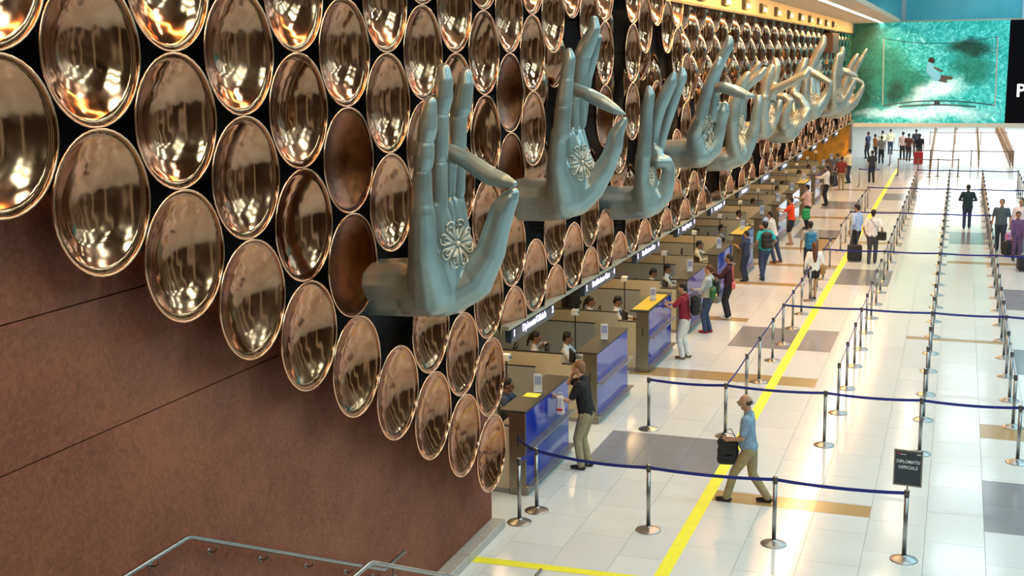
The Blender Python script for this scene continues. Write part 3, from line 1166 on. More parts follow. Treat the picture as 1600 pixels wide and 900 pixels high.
# nearest row
post(-5.87, 16.11, 'steel queue post nearest the brown wall corner, left one of a close pair', G0, [(-5.78, 16.64)], sag=.0)
pp = post(-5.78, 16.64, 'steel queue post right of the close pair by the nearest counter', G0, [(-3.98, 16.4)], sag=.05)
belt((-5.78, 16.64), (-6.28, 17.17), pp, .02)
post(-3.98, 16.4, 'steel queue post in the nearest belt row, just left of the yellow line', G0, [(-2.18, 16.44)])
post(-2.18, 16.44, 'steel queue post right of the walking bald man, nearest belt row', G0, [(-0.43, 16.43)])
post(-0.43, 16.43, 'steel queue post carrying the Diplomats/Officials sign', G0)
# second row
R2 = [(-5.15, 21.2, 'steel queue post at the left end of the second belt row'), (XL, 21.2, 'steel queue post behind the bald man in the second belt row'),
      (-1.98, 21.2, 'steel queue post in the second belt row, right of the yellow line'), (XB, 21.2, 'steel queue post right behind the Diplomats/Officials sign'),
      (XC, 21.2, 'steel queue post of the second belt row at the right frame edge'), (2.75, 21.2, 'steel queue post beyond the right frame edge, second belt row')]
for i, (x, y, lb) in enumerate(R2):
    to = [(R2[i + 1][0], 21.2)] if i < 5 else []
    if i == 1:
        to.append((XL, 23.45))
    post(x, y, lb, G0, to)
YL = [23.3, 25.15, 27.1, 28.8, 30.6, 32.4, 34.3, 36.1, 37.8, 39.8, 41.6, 43.5, 45.5, 47.4, 49.4, 51.1, 53.0, 55.0, 56.5, 58.4, 60.3, 62.2, 64.0, 65.7]
rows = {3: 28.8, 8: 37.8, 13: 47.4, 18: 56.5, 23: 65.7}
names = {XL: 'the line beside the yellow tape', XA: 'the line right of the yellow tape', XB: 'the middle line', XC: 'the right-hand line', XE: 'the line at the right frame edge'}
seq = {XL: 24, XA: 24, XB: 24, XC: 24, XE: 24}
for x in (XL, XA, XB, XC, XE):
    for i, y in enumerate(YL):
        if x == XL and i in (10,):
            continue
        if x == XE and i < 3:
            continue
        if x == XL and i > 18:
            continue
        to = []
        if i + 1 < len(YL) and x in (XL, XA, XC) and not (x == XL and i in (9, 10, 18)) and i != 7:
            to.append((x, YL[i + 1]))
        if i in rows:
            nx = {XL: XA, XA: XB, XB: XC, XC: XE, XE: None}[x]
            if nx is not None:
                to.append((nx, y))
        lb = '%s steel queue post from the near end in %s' % (ordn(i + 1), names[x])
        yy = y if x != XL else y + (.2 if i == 0 else 0)
        post(x, yy, lb, 'queue posts of ' + names[x], to, sag=.02)
post(-4.81, 65.77, 'steel queue post by the amber wall at the left end of the last blue belt', G0, [(XL, 65.7)])
# far lines, warm reflections painted into the posts as brown
G1 = 'brown queue posts far down the hall'
farl = [(-1.48, 72.0, -2.06, 120, 1), (-0.32, 78.4, -.38, 120, 1), (1.17, 78.7, 1.43, 118, 1), (2.94, 79, 3.0, 119, 1), (3.1, 79, 3.35, 119, 1)]
for li, (x0, y0, x1, y1, _) in enumerate(farl):
    y = y0
    cnt = 0
    while y < y1:
        cnt += 1
        t_ = (y - y0) / (y1 - y0)
        x = x0 + (x1 - x0) * t_
        yn = min(y + 2.0, y1)
        xn = x0 + (x1 - x0) * (yn - y0) / (y1 - y0)
        post(x, y, '%s brown queue post of the %s far line under the banner' % (ordn(cnt), ordn(li + 1)), G1, [(xn, yn)] if y + 2 < y1 else [], True)
        y += 2.0
for ci, (xa, xb, y) in enumerate([(-4.0, 3.1, 79.0), (-3.2, 0.02, 72.2), (-2.1, 3.3, 98.0), (-2.1, 3.3, 119.0)]):
    xs = np.linspace(xa, xb, 4)
    for i in range(4):
        post(float(xs[i]), y + .4, '%s brown queue post of the %s cross row under the banner' % (ordn(i + 1), ordn(ci + 1)), G1, [(float(xs[i + 1]), y + .4)] if i < 3 else [], True)

# sign on the nearest post
sg = empty('post_sign', (-0.43, 16.43, 1.006), 'black framed sign reading DIPLOMATS/ OFFICIALS on the nearest queue post', 'sign')
MB().tube([(0, 0, 0), (0, 0, .05)], .012, 8).build('stem', m_steel, sg)
fr = MB()
W2, ZB, ZT = .185, .05, .55
fr.box(-W2, W2, -.012, .012, ZB, ZB + .02).box(-W2, W2, -.012, .012, ZT - .02, ZT).box(-W2, -W2 + .018, -.012, .012, ZB, ZT).box(W2 - .018, W2, -.012, .012, ZB, ZT)
fr.build('frame', m_steel_d, sg)
MB().box(-W2 + .018, W2 - .018, -.006, .006, ZB + .02, ZT - .02).build('sign_face', mat('sign charcoal', (0.035, 0.045, 0.055), 0.4), sg)
m_wl = mat('white lettering', (0.85, 0.85, 0.85), 0.5)
for tx, z, s_, m_ in (('DIPLOMATS/', .385, .062, m_wl), ('OFFICIALS', .305, .062, m_wl)):
    o = link('lettering', text_mesh(tx, s_, .001, m_, bold=.0012), sg)
    o.location = (0, -.008, z)
    o.rotation_euler = (PI / 2, 0, 0)
    o.scale = (.88, 1, 1)
MB().box(-.15, -.09, -.0075, -.006, .49, .505).build('red_mark', mat('red print', (.6, .03, .02), .5), sg)
MB().box(-.10, -.03, -.0075, -.006, .482, .490).build('white_mark', m_wl, sg)
MB().box(.11, .13, -.0075, -.006, .49, .505).box(.135, .155, -.0075, -.006, .49, .505).build('white_mark', m_wl, sg)
sg.rotation_euler = (0, 0, math.radians(-4))

# ================================================================== GIANT HANDS
def hand(label, Y, chains, vox, flower, sm=4, creases=()):
    mb = MB()
    base = None
    for ch in chains:
        pts = []
        for (px, py, dy, rr) in ch:
            p = P3(px, py, Y + dy * 1.4)
            dist = (p - Vector((0, 0, H))).dot(AF)
            pts.append((p, rr * dist / FPX))
        chain(mb, pts, 14)
    o0 = P3(chains[0][0][0], chains[0][0][1], Y + chains[0][0][2])
    org = Vector((-6.35, Y, o0.z))
    mb.v = [tuple(Vector(v) - org) for v in mb.v]
    me = melt(mb, vox, sm)
    me.name = 'giant_hand'
    for (px, py, dy, rr) in creases:
        cp = P3(px, py, Y + dy * 1.4) - org
        k0 = (cp + org - Vector((0, 0, H))).dot(AF) / FPX
        for v in me.vertices:
            dz = v.co.z - cp.z
            if abs(dz) < .03:
                hv = Vector((cp.x - v.co.x, cp.y - v.co.y, 0))
                if hv.length < rr * k0 * 1.45:
                    v.co += hv.normalized() * .008 * (1 - abs(dz) / .03)
    me.materials.clear()
    me.materials.append(m_hand)
    root = empty('giant_hand', org, label, 'sculpture', group='giant metal hands on the dish wall')
    hb = link('hand', me, root)
    ra = abs(chains[0][0][3]) * (P3(*chains[0][0][:2], Y) - Vector((0, 0, H))).dot(AF) / FPX
    MB().lathe([(ra * .5, 0.12), (ra * 1.15, .12), (ra * 1.15, .2), (ra * .5, .2)], 24, (0, 0, 0), 'X').build('wall_collar', m_dark, root)
    # carved flower on the palm: petal loops laid onto the surface
    if flower:
        bvh = BVHTree.FromPolygons([v.co[:] for v in me.vertices], [tuple(p.vertices) for p in me.polygons])
        fx, fy, rv, rh = flower
        fl = MB()
        npet = 8

        def drop(px, py):
            d = P3(px, py, Y) - Vector((0, 0, H))
            d.normalize()
            hit = bvh.ray_cast(Vector((0, 0, H)) - org, d)
            if hit[0] is None:
                return None
            return hit[0] + hit[1] * .008, hit[1]
        cen = drop(fx, fy)
        if cen:
            k_ = (cen[0] + org - Vector((0, 0, H))).dot(AF) / FPX
            tr = rv * .028 * k_ + .004
            ell(fl, cen[0], (rv * .13 * k_,) * 3, 12, 6)
            for i in range(npet):
                a = 2 * PI * i / npet + .2
                for (l0, l1, wd) in ((.2, 1.0, .22), (.34, .80, .10)):
                    pts = []
                    for j in range(11):
                        t = j / 10
                        # teardrop loop
                        u = l0 + (l1 - l0) * math.sin(PI * t) ** .7
                        s_ = wd * math.sin(2 * PI * t)
                        if t > .5:
                            pass
                        qx = u * math.cos(a) - s_ * math.sin(a) * -1
                        qy = u * math.sin(a) + s_ * math.cos(a) * -1
                        h_ = drop(fx + qx * rh, fy + qy * rv)
                        if h_ and (h_[0] - cen[0]).length < rv * 3 * k_:
                            pts.append(h_[0])
                    if len(pts) > 4:
                        fl.tube(pts, tr * (1 if wd > .2 else .7), 6)
            fl.build('palm_flower', m_handf, hb, True)
    return root


hand('nearest giant pewter hand, middle finger bent to the thumb, three fingers up', 11.73, [
    [(572, 449, 0, 44), (640, 449, 0, 47)],
    [(640, 449, 0, 47), (672, 456, -.1, 40), (661, 400, -.3, 24), (660, 330, -.35, 20)],
    [(690, 462, 0, 34), (690, 400, -.05, 34), (682, 325, -.12, 18)],
    [(700, 455, .1, 34), (708, 390, .12, 30), (703, 318, .1, 14)],
    [(715, 440, .2, 34), (714, 390, .3, 26), (714, 315, .3, 13)],
    [(700, 458, .05, 36), (738, 438, .1, 34), (766, 395, .1, 24), (775, 362, .1, 21), (785, 328, .1, 20), (796, 311, .1, 15), (801, 303, .1, 11)],
    [(672, 160, -.35, 11), (670, 175, -.35, 14), (668, 200, -.35, 16), (665, 218, -.35, 14.5), (663, 245, -.35, 16.5), (660, 266, -.35, 15), (659, 300, -.35, 17), (659, 335, -.35, 19)],
    [(693, 109, -.12, 11), (694, 125, -.12, 14), (693, 150, -.12, 15.5), (689, 176, -.12, 13), (688, 215, -.12, 14), (687, 252, -.12, 13), (686, 320, -.12, 14)],
    [(727, 116, .3, 11), (727, 132, .3, 14), (721, 168, .3, 16), (716, 182, .3, 14.5), (714, 230, .3, 15), (715, 300, .3, 12)],
    [(702, 312, .1, 9), (703, 237, .08, 13), (730, 251, .05, 14), (752, 266, .04, 15), (768, 276, .03, 15), (788, 283, .02, 12), (803, 287, .0, 6)],
], .015, (714, 381, 38, 26), 4, [(664, 222, -.35, 16), (660, 266, -.35, 17), (690, 178, -.12, 14), (687, 252, -.12, 13), (716, 182, .3, 15)])
hand('second giant hand from the left, thumb touching its bent ring finger', 16.39, [
    [(802, 312, 0, 34), (855, 312, 0, 34)],
    [(855, 312, 0, 34), (880, 314, -.1, 30), (870, 260, -.3, 16), (873, 208, -.35, 13)],
    [(893, 312, 0, 28), (890, 260, -.05, 24), (888, 212, -.1, 12)],
    [(900, 305, .1, 26), (905, 255, .1, 20), (900, 208, .1, 10)],
    [(912, 295, .2, 24), (910, 250, .3, 16), (906, 205, .3, 8)],
    [(900, 312, .05, 26), (922, 292, .1, 24), (944, 264, .1, 17), (953, 246, .1, 14), (960, 228, .1, 14), (962, 212, .1, 13), (970, 197, .1, 9), (976, 187, .1, 5)],
    [(889, 81, -.35, 7), (890, 92, -.35, 10), (887, 112, -.35, 11), (884, 135, -.35, 12), (880, 170, -.35, 14), (877, 210, -.35, 14)],
    [(928, 31, .2, 7), (929, 46, .2, 10), (918, 68, .2, 13.5), (910, 88, .2, 14), (907, 108, .2, 12.5), (905, 150, .2, 11), (903, 200, .2, 10)],
    [(935, 58, .45, 6), (927, 85, .45, 9), (917, 120, .45, 9), (909, 195, .45, 7)],
    [(897, 200, .0, 8), (897, 138, .0, 9.5), (920, 148, -.05, 11), (944, 161, -.05, 11), (962, 172, -.05, 8), (975, 178, -.05, 3.5)],
], .02, (909, 254, 28, 19), 4, [(886, 122, -.35, 11), (881, 165, -.35, 14), (909, 91, .2, 14)])
hand('third giant hand from the left, thumb folded over the curled finger', 21.31, [
    [(945, 317, 0, 27), (985, 317, 0, 27)],
    [(985, 317, 0, 27), (1008, 318, -.1, 24), (1003, 280, -.25, 12), (1005, 240, -.3, 12)],
    [(1018, 314, .1, 20), (1014, 280, 0, 14), (1014, 245, 0, 9)],
    [(1018, 318, .05, 20), (1036, 305, .05, 15), (1043, 285, .05, 12), (1045, 262, .05, 10), (1040, 253, 0, 11), (1029, 253, -.05, 11)],
    [(1014, 138, -.3, 5.5), (1015, 148, -.3, 9), (1011, 171, -.3, 10), (1009, 200, -.3, 10.5), (1007, 223, -.3, 11), (1005, 245, -.3, 12)],
    [(1053, 115, .1, 5), (1050, 126, .1, 9), (1041, 145, .1, 10.5), (1031, 168, .1, 10.5), (1025, 191, .1, 9.5), (1022, 214, .1, 8), (1020, 250, .1, 8)],
    [(1066, 109, .35, 5), (1066, 119, .35, 8.5), (1058, 140, .35, 9), (1050, 164, .35, 9), (1042, 190, .35, 8), (1033, 220, .35, 8), (1026, 250, .35, 8)],
    [(1016, 250, -.02, 8), (1023, 233, -.02, 8), (1029, 238, -.02, 8), (1030, 250, -.05, 8)],
], .026, (1019, 276, 16, 6))
hand('fourth giant hand from the left, with one finger pointing right over its thumb', 25.98, [
    [(1038, 240, 0, 22), (1070, 240, 0, 23)],
    [(1070, 240, 0, 23), (1092, 243, -.1, 20), (1084, 210, -.2, 12), (1094, 186, -.3, 12)],
    [(1102, 238, .1, 17), (1100, 212, .1, 14), (1106, 188, .1, 10)],
    [(1100, 242, .05, 17), (1114, 232, .05, 14), (1122, 214, .05, 10), (1126, 198, .05, 9), (1127, 184, .05, 10), (1130, 174, .05, 11), (1132, 166, .05, 8)],
    [(1124, 93, -.3, 5.5), (1122, 101, -.3, 7.5), (1114, 117, -.3, 8.5), (1107, 135, -.3, 9.5), (1102, 152, -.3, 9.5), (1098, 170, -.3, 10.5), (1094, 188, -.3, 12)],
    [(1140, 61, .15, 6), (1139, 70, .15, 8), (1130, 87, .15, 9), (1122, 103, .15, 9), (1114, 130, .15, 8.5), (1111, 155, .15, 8), (1112, 190, .15, 8)],
    [(1113, 185, .0, 7), (1118, 137, .0, 8), (1132, 137, -.1, 9), (1150, 143, -.15, 9), (1166, 149, -.2, 7), (1177, 150, -.2, 4)],
], .03, (1107, 207, 28, 8))
hand('fifth giant hand from the left, its upright thumb under the pointing finger', 30.96, [
    [(1105, 250, 0, 18), (1137, 248, 0, 19)],
    [(1137, 248, 0, 18), (1151, 244, 0, 17), (1144, 212, -.2, 10), (1144, 185, -.3, 10)],
    [(1160, 240, .1, 15), (1158, 212, .1, 10), (1155, 185, .1, 8)],
    [(1156, 245, .0, 15), (1164, 234, .05, 13), (1174, 216, .05, 10), (1179, 197, .05, 8.5), (1182, 177, .05, 8), (1185, 162, .05, 7.5), (1185, 153, .05, 6)],
    [(1168, 116, -.3, 5.5), (1162, 126, -.3, 7.5), (1152, 145, -.3, 8.5), (1146, 165, -.3, 9.5), (1143, 190, -.3, 10)],
    [(1195, 108, 0, 4.5), (1188, 116, 0, 7), (1174, 127, 0, 7.5), (1163, 138, 0, 7.5), (1157, 158, 0, 7.5), (1154, 190, 0, 7)],
    [(1185, 100, .3, 5), (1180, 110, .3, 6), (1171, 123, .3, 6), (1162, 150, .3, 6), (1160, 190, .3, 6)],
], .034, (1159, 208, 28, 5))
hand('sixth giant hand from the left, with a long finger stretched to the right', 35.9, [
    [(1165, 204, 0, 14), (1185, 204, 0, 15)],
    [(1185, 204, 0, 15), (1193, 205, 0, 14), (1191, 180, -.2, 11), (1194, 153, -.3, 10)],
    [(1201, 196, .1, 11), (1204, 175, .1, 9), (1205, 152, .2, 8)],
    [(1198, 202, .05, 11), (1209, 187, .05, 8), (1215, 172, .05, 7), (1218, 160, .05, 5.5)],
    [(1206, 105, -.3, 5.5), (1201, 116, -.3, 7), (1196, 135, -.3, 7.5), (1194, 155, -.3, 9)],
    [(1212, 95, .1, 5.5), (1214, 103, .1, 7), (1211, 116, .1, 7.5), (1207, 135, .1, 7), (1203, 155, .1, 7.5)],
    [(1205, 152, .0, 7), (1209, 141, .0, 7.5), (1235, 129, -.1, 7), (1257, 117, -.2, 6.5), (1263, 110, -.2, 5)],
], .038, (1206, 183, 20, 5))
hand('seventh giant hand from the left, low, with fingers folded over', 40.5, [
    [(1190, 208, 0, 14), (1216, 208, 0, 16)],
    [(1216, 208, 0, 16), (1230, 206, 0, 17), (1224, 180, -.2, 8)],
    [(1232, 205, .05, 16), (1248, 190, .1, 12), (1257, 172, .1, 8)],
    [(1224, 196, -.3, 9), (1225, 178, -.3, 8.5), (1234, 158, -.3, 7), (1226, 151, -.3, 6.5), (1212, 149, -.3, 6)],
    [(1240, 200, .1, 12), (1256, 184, .05, 9), (1263, 172, .05, 5)],
    [(1262, 176, .1, 6), (1258, 166, .1, 7.5), (1250, 153, .1, 6.5), (1241, 147, .1, 5.5)],
    [(1258, 94, .4, 5), (1255, 103, .4, 7), (1247, 120, .4, 8), (1241, 139, .4, 8.5), (1240, 170, .3, 10), (1238, 195, .2, 11)],
], .042, (1243, 186, 14, 8))
hand('eighth giant hand from the left, one tall finger rising before the dark box', 45.4, [
    [(1243, 184, 0, 10), (1262, 181, 0, 11)],
    [(1262, 180, 0, 11), (1272, 175, 0, 12), (1258, 150, -.2, 8), (1259, 120, -.2, 7), (1262, 109, -.2, 6), (1279, 119, -.25, 6.5), (1297, 129, -.3, 4.5)],
    [(1272, 175, 0, 11), (1285, 158, .1, 10), (1292, 146, .1, 7.5), (1297, 133, .05, 5)],
    [(1274, 172, .1, 10), (1268, 150, .2, 9), (1266, 120, .3, 7), (1268, 103, .3, 7.5), (1277, 84, .3, 7), (1286, 68, .3, 6.5), (1287, 59, .3, 5)],
    [(1275, 165, .2, 8), (1276, 130, .4, 6), (1278, 104, .4, 7), (1277, 95, .4, 5)],
], .045, (1273, 156, 12, 8))
hand('ninth giant hand from the left, finger and thumb closing in a ring', 50.4, [
    [(1282, 175, 0, 9), (1298, 172, 0, 10)],
    [(1298, 172, 0, 10), (1302, 164, -.1, 9), (1305, 145, -.2, 8), (1307, 120, -.2, 6.5), (1310, 101, -.2, 6.5), (1316, 84, -.2, 6), (1317, 77, -.2, 4.5)],
    [(1302, 155, -.3, 7), (1304, 110, -.3, 5), (1309, 87, -.3, 4)],
    [(1306, 170, 0, 9), (1314, 160, .05, 9), (1322, 150, .05, 7.5), (1329, 137, .05, 6), (1335, 126, .05, 4.5)],
    [(1308, 160, 0, 8), (1309, 125, 0, 5), (1313, 109, -.05, 5), (1325, 113, -.1, 5.5), (1338, 119, -.1, 3.5)],
], .05, (1311, 149, 11, 6))
hand('farthest giant hand, its fingers against the green edge of the banner', 55.5, [
    [(1295, 178, 0, 8), (1312, 176, 0, 9)],
    [(1312, 175, 0, 9), (1321, 170, 0, 9), (1316, 145, -.1, 7), (1322, 124, -.1, 5.5), (1329, 103, -.1, 5), (1336, 92, -.1, 4.5), (1340, 86, -.1, 3.5)],
    [(1325, 160, .1, 8), (1328, 130, .2, 5.5), (1338, 106, .2, 4.5), (1347, 90, .2, 4), (1354, 78, .2, 3)],
    [(1321, 170, 0, 9), (1335, 159, 0, 7), (1344, 145, 0, 5), (1349, 134, 0, 3.5)],
    [(1322, 150, 0, 6), (1329, 122, 0, 4), (1338, 124, 0, 3.8), (1348, 129, 0, 3)],
], .055, (1329, 152, 10, 7))

# ================================================================== PEOPLE
SK1 = (0.62, 0.36, 0.24)
SK2 = (0.30, 0.155, 0.085)
SK3 = (0.42, 0.235, 0.14)
skm = {}


def skin(c):
    if c not in skm:
        skm[c] = mat('skin', c, 0.55, nz=0.06, ns=10)
    return skm[c]


m_hairb = mat('black hair', (0.012, 0.009, 0.008), 0.55, nz=0.4, ns=60, bump=.4)
m_hairn = mat('brown hair', (0.10, 0.035, 0.014), 0.55, nz=0.4, ns=60, bump=.4)
m_hairs = mat('sandy hair', (0.24, 0.115, 0.045), 0.55, nz=0.3, ns=60, bump=.4)
m_eye = mat('eye', (0.02, 0.015, 0.012), 0.3)
m_lip = mat('lips', (0.35, 0.10, 0.08), 0.5)
m_shoe = mat('black shoe', (0.02, 0.018, 0.018), 0.3)


def ik(a, b, l1, l2, pole):
    a = Vector(a); b = Vector(b); pole = Vector(pole)
    d = b - a
    D = min(d.length, (l1 + l2) * .999)
    u = d.normalized()
    b = a + u * D
    x = (l1 * l1 - l2 * l2 + D * D) / (2 * D)
    h = math.sqrt(max(l1 * l1 - x * x, 0))
    pv = (pole - u * pole.dot(u))
    pv = pv.normalized() if pv.length > 1e-4 else Vector((0, 1, 0))
    return a + u * x + pv * h, b


def person(label, x, y, face, h=1.74, sk=SK2, hair='short', hm=None, shirt=(.5, .5, .5), sleeve='short', pants=(.1, .1, .1), plen='long',
           pose=None, vox=.014, z0=0.0, fem=False, tie=None, group=None, shoes=None, smat=None, belly=0.0, cat='person', fat=1.0):
    """face: heading of the gaze in degrees, 0 looks down the hall (+Y), 90 looks left (-X)"""
    P = dict(fl=(-.10, 0, 0), fr=(.10, 0, 0), hl=(-.26, .06, .86), hr=(.26, .06, .86), pz=.93, py=0, lean=0, side=0, turn=0, nod=0, el=(-.6, -1, -.2), er=(.6, -1, -.2), kp=(0, 1, 0))
    if pose:
        P.update(pose)
    s = h / 1.75
    S = .92 if fem else 1.0
    T = Matrix.Rotation(math.radians(P['lean']), 3, 'X') @ Matrix.Rotation(math.radians(P['side']), 3, 'Y')
    T.invert()
    pel = Vector((0, P['py'], P['pz']))

    def up(v):
        return pel + T @ Vector(v)
    chest = up((0, 0, .36))
    neck = up((0, -.01, .57))
    shl = [up((-.185 * S, 0, .49)), up((.185 * S, 0, .49))]
    Rh = Matrix.Rotation(math.radians(P['turn']), 3, 'Z') @ Matrix.Rotation(-math.radians(P['nod']), 3, 'X')
    hc = up((0, .02, .71))

    def hd(v):
        return hc + Rh @ Vector(v)
    hips = [pel + Vector((-.09, 0, -.02)), pel + Vector((.09, 0, -.02))]
    ank = [Vector(P['fl']) + Vector((0, 0, .085)), Vector(P['fr']) + Vector((0, 0, .085))]
    kn = []
    for i in (0, 1):
        k_, a_ = ik(hips[i], ank[i], .43, .42, Vector(P['kp']))
        kn.append(k_)
        ank[i] = a_
    wr = []
    elb = []
    for i, (t_, pl) in enumerate(((P['hl'], P['el']), (P['hr'], P['er']))):
        e_, w_ = ik(shl[i], t_, .29, .26, pl)
        elb.append(e_)
        wr.append(w_)
    root = empty('person', (x, y, z0), label, cat, math.radians(face), group)
    fv = vox * 1.0
    # --- body, one continuous surface
    b = MB()
    ell(b, hd((0, -.012, .03)), (.078, .098, .105))
    capsule(b, hd((0, .035, -.045)), .055, hd((0, .062, -.07)), .03)
    capsule(b, hd((0, .088, .02)), .013, hd((0, .106, -.015)), .017, 8)
    for sx in (-1, 1):
        capsule(b, hd((sx * .080, -.008, .02)), .014, hd((sx * .082, -.012, -.015)), .012, 8)
    capsule(b, neck - Vector((0, 0, .05)), .062, hd((0, -.02, -.03)), .053)
    for sx in (-1, 1):
        chain(b, [(up((sx * .04, 0, .05)), .075), (up((sx * .04, 0, .25)), .075), (up((sx * .05, 0, .42)), .08)])
    capsule(b, shl[0], .055, shl[1], .055)
    for i in (0, 1):
        chain(b, [(shl[i], .050), (elb[i], .037), (wr[i], .025)])
        d = (wr[i] - elb[i]).normalized()
        if d.length < .5:
            d = Vector((0, 0, -1))
        sd = (-1, 1)[i]
        # palm, four fingers of different lengths, a thumb off the side of the palm
        inn = Vector((-sd, 0, 0))
        inn = (inn - d * inn.dot(d)).normalized()
        ac = d.cross(inn).normalized()
        pc = wr[i] + d * .055
        for q in (-.028, -.01, .01, .028):
            capsule(b, wr[i] + d * .01 + ac * q * .6, .016, wr[i] + d * .085 + ac * q, .015, 8, 2)
        for q, ln in ((-.034, .055), (-.012, .072), (.012, .078), (.034, .068)):
            k0 = wr[i] + d * .085 + ac * q
            k1 = k0 + d * ln * .55 + inn * .012
            k2 = k1 + d * ln * .35 + inn * .028
            r_ = .0085 if vox < .012 else .0115
            chain(b, [(k0, r_ + .001), (k1, r_), (k2, r_ - .001)], 7)
        th = 1 if ac.y > 0 or abs(ac.y) < .1 else -1
        t0 = wr[i] + d * .03 + ac * th * .028
        t1 = t0 + (d * .6 + ac * th * .8).normalized() * .04 + inn * .01
        t2 = t1 + (d * .9 + ac * th * .2).normalized() * .032 + inn * .01
        chain(b, [(t0, .014), (t1, .0115), (t2, .010)], 7)
    chain(b, [(pel + Vector((-.05, 0, 0)), .085), (pel + Vector((.05, 0, 0)), .085)])
    for i in (0, 1):
        chain(b, [(hips[i], .078), (kn[i], .050), (kn[i].lerp(ank[i], .3), .050), (ank[i], .036)])
        capsule(b, ank[i] + Vector((0, -.02, -.05)), .034, ank[i] + Vector((0, .13, -.06)), .026)
    b.v = [tuple(Vector(v) * s) for v in b.v]
    me = melt(b, vox, 2)
    me.name = 'body'
    me.materials.append(skin(sk))
    body_o = link('body', me, root)
    # --- eyes, mouth
    if vox < .016:
        e = MB()
        for sx in (-1, 1):
            ell(e, hd((sx * .030, .080, .028)), (.011, .008, .006), 8, 5)
        e.v = [tuple(Vector(v) * s) for v in e.v]
        e.build('eyes', m_eye, body_o, True)
        e = MB()
        capsule(e, hd((-.018, .088, -.045)), .006, hd((.018, .088, -.045)), .006, 6, 2)
        e.v = [tuple(Vector(v) * s) for v in e.v]
        e.build('mouth', m_lip, body_o, True)
    # --- shirt
    b = MB()
    f = fat
    capsule(b, shl[0] + T @ Vector((.02, 0, -.02)), .075 * f, shl[1] + T @ Vector((-.02, 0, -.02)), .075 * f)
    for sx in (-1, 1):
        chain(b, [(up((sx * .085 * S, .0, .42)), .105 * f), (up((sx * .07 * S, .01 + belly * .3, .24)), .108 * f), (up((sx * .06, .01 + belly, .10)), .112 * f + belly * .5), (up((sx * .06, .0, .02)), .122 * f)])
    capsule(b, up((0, 0, .42)), .10 * f, up((0, 0, .05)), .115 * f)
    if not fem:
        capsule(b, up((-.04, .0, .50)), .062, up((.04, 0, .50)), .062)
    for i in (0, 1):
        if sleeve == 'long':
            chain(b, [(shl[i], .070 * f), (elb[i], .052), (elb[i].lerp(wr[i], .93), .040)])
        elif sleeve == 'short':
            chain(b, [(shl[i], .070 * f), (shl[i].lerp(elb[i], .72), .060)])
    chain(b, [(neck + Vector((0, 0, -.03)), .068), (neck + Vector((0, .0, .0)), .064)])
    b.v = [tuple(Vector(v) * s) for v in b.v]
    me = melt(b, vox, 2)
    me.materials.append(smat or cloth(shirt))
    shirt_o = link('shirt', me, root)
    # --- trousers / shorts / skirt
    b = MB()
    capsule(b, pel + Vector((-.055, 0, -.02)), .112 * f, pel + Vector((.055, 0, -.02)), .112 * f)
    for i in (0, 1):
        if plen == 'long':
            chain(b, [(hips[i], .105 * f), (hips[i].lerp(kn[i], .5), .092), (kn[i], .072), (ank[i], .062)])
        elif plen == 'knee':
            chain(b, [(hips[i], .105), (kn[i].lerp(hips[i], .12), .082)])
        else:
            chain(b, [(hips[i], .11), (hips[i].lerp(kn[i], .45), .105)])
    b.v = [tuple(Vector(v) * s) for v in b.v]
    me = melt(b, vox, 2)
    me.materials.append(cloth(pants))
    link({'long': 'trousers', 'knee': 'shorts', 'mini': 'shorts'}[plen], me, root)
    # --- shoes
    for i in (0, 1):
        b = MB()
        dz = .03 if True else 0
        chain(b, [(ank[i] + Vector((0, -.045, -.045)), .040), (ank[i] + Vector((0, .06, -.045)), .040), (ank[i] + Vector((0, .15, -.052)), .033)])
        b.v = [tuple(Vector(v) * s) for v in b.v]
        me = melt(b, min(vox, .014), 2)
        me.materials.append(m_shoe if shoes is None else cloth(shoes))
        link('shoe', me, root)
    # --- hair
    hm = hm or m_hairb
    b = MB()
    if hair == 'bald':
        ell(b, hd((0, -.030, .012)), (.083, .090, .058))
    else:
        ell(b, hd((0, -.028, .052)), (.090, .098, .094))
        capsule(b, hd((0, -.06, -.02)), .062, hd((0, -.05, .03)), .07)
        if hair == 'long':
            chain(b, [(hd((0, -.07, .0)), .085), (hd((0, -.10, -.15)), .085), (hd((0, -.115, -.32)), .075), (hd((0, -.12, -.45)), .04)])
        if hair == 'bun':
            capsule(b, hd((0, -.13, .0)), .05, hd((0, -.14, .01)), .045)
        if hair == 'tail':
            chain(b, [(hd((0, -.12, .02)), .04), (hd((0, -.15, -.10)), .03), (hd((0, -.14, -.2)), .018)])
        if hair == 'turban':
            ell(b, hd((0, -.02, .08)), (.11, .12, .085))
    b.v = [tuple(Vector(v) * s) for v in b.v]
    me = melt(b, min(vox, .014), 2)
    me.materials.append(hm)
    link('hair', me, root)
    if tie:
        b = MB()
        chain(b, [(up((0, .085 * f, .50)), .022), (up((0, .118 * f, .42)), .024), (up((0, .125 * f + belly * .3, .25)), .034), (up((0, .13 * f + belly, .08)), .03)], 6)
        b.v = [tuple(Vector(v) * s) for v in b.v]
        o = b.build('tie', cloth(tie), shirt_o, True)
    root['wl'] = [c * s for c in wr[0]]
    wpos = lambda i: Matrix.Rotation(math.radians(face), 3, 'Z') @ (wr[i] * s) + Vector((x, y, z0))
    out = (root, wpos(0), wpos(1), Matrix.Rotation(math.radians(face), 3, 'Z'), s, up)
    del root['wl']
    return out


def at(R, x, y, z0=0):
    return lambda v: Matrix(R) @ Vector(v) + Vector((x, y, z0))


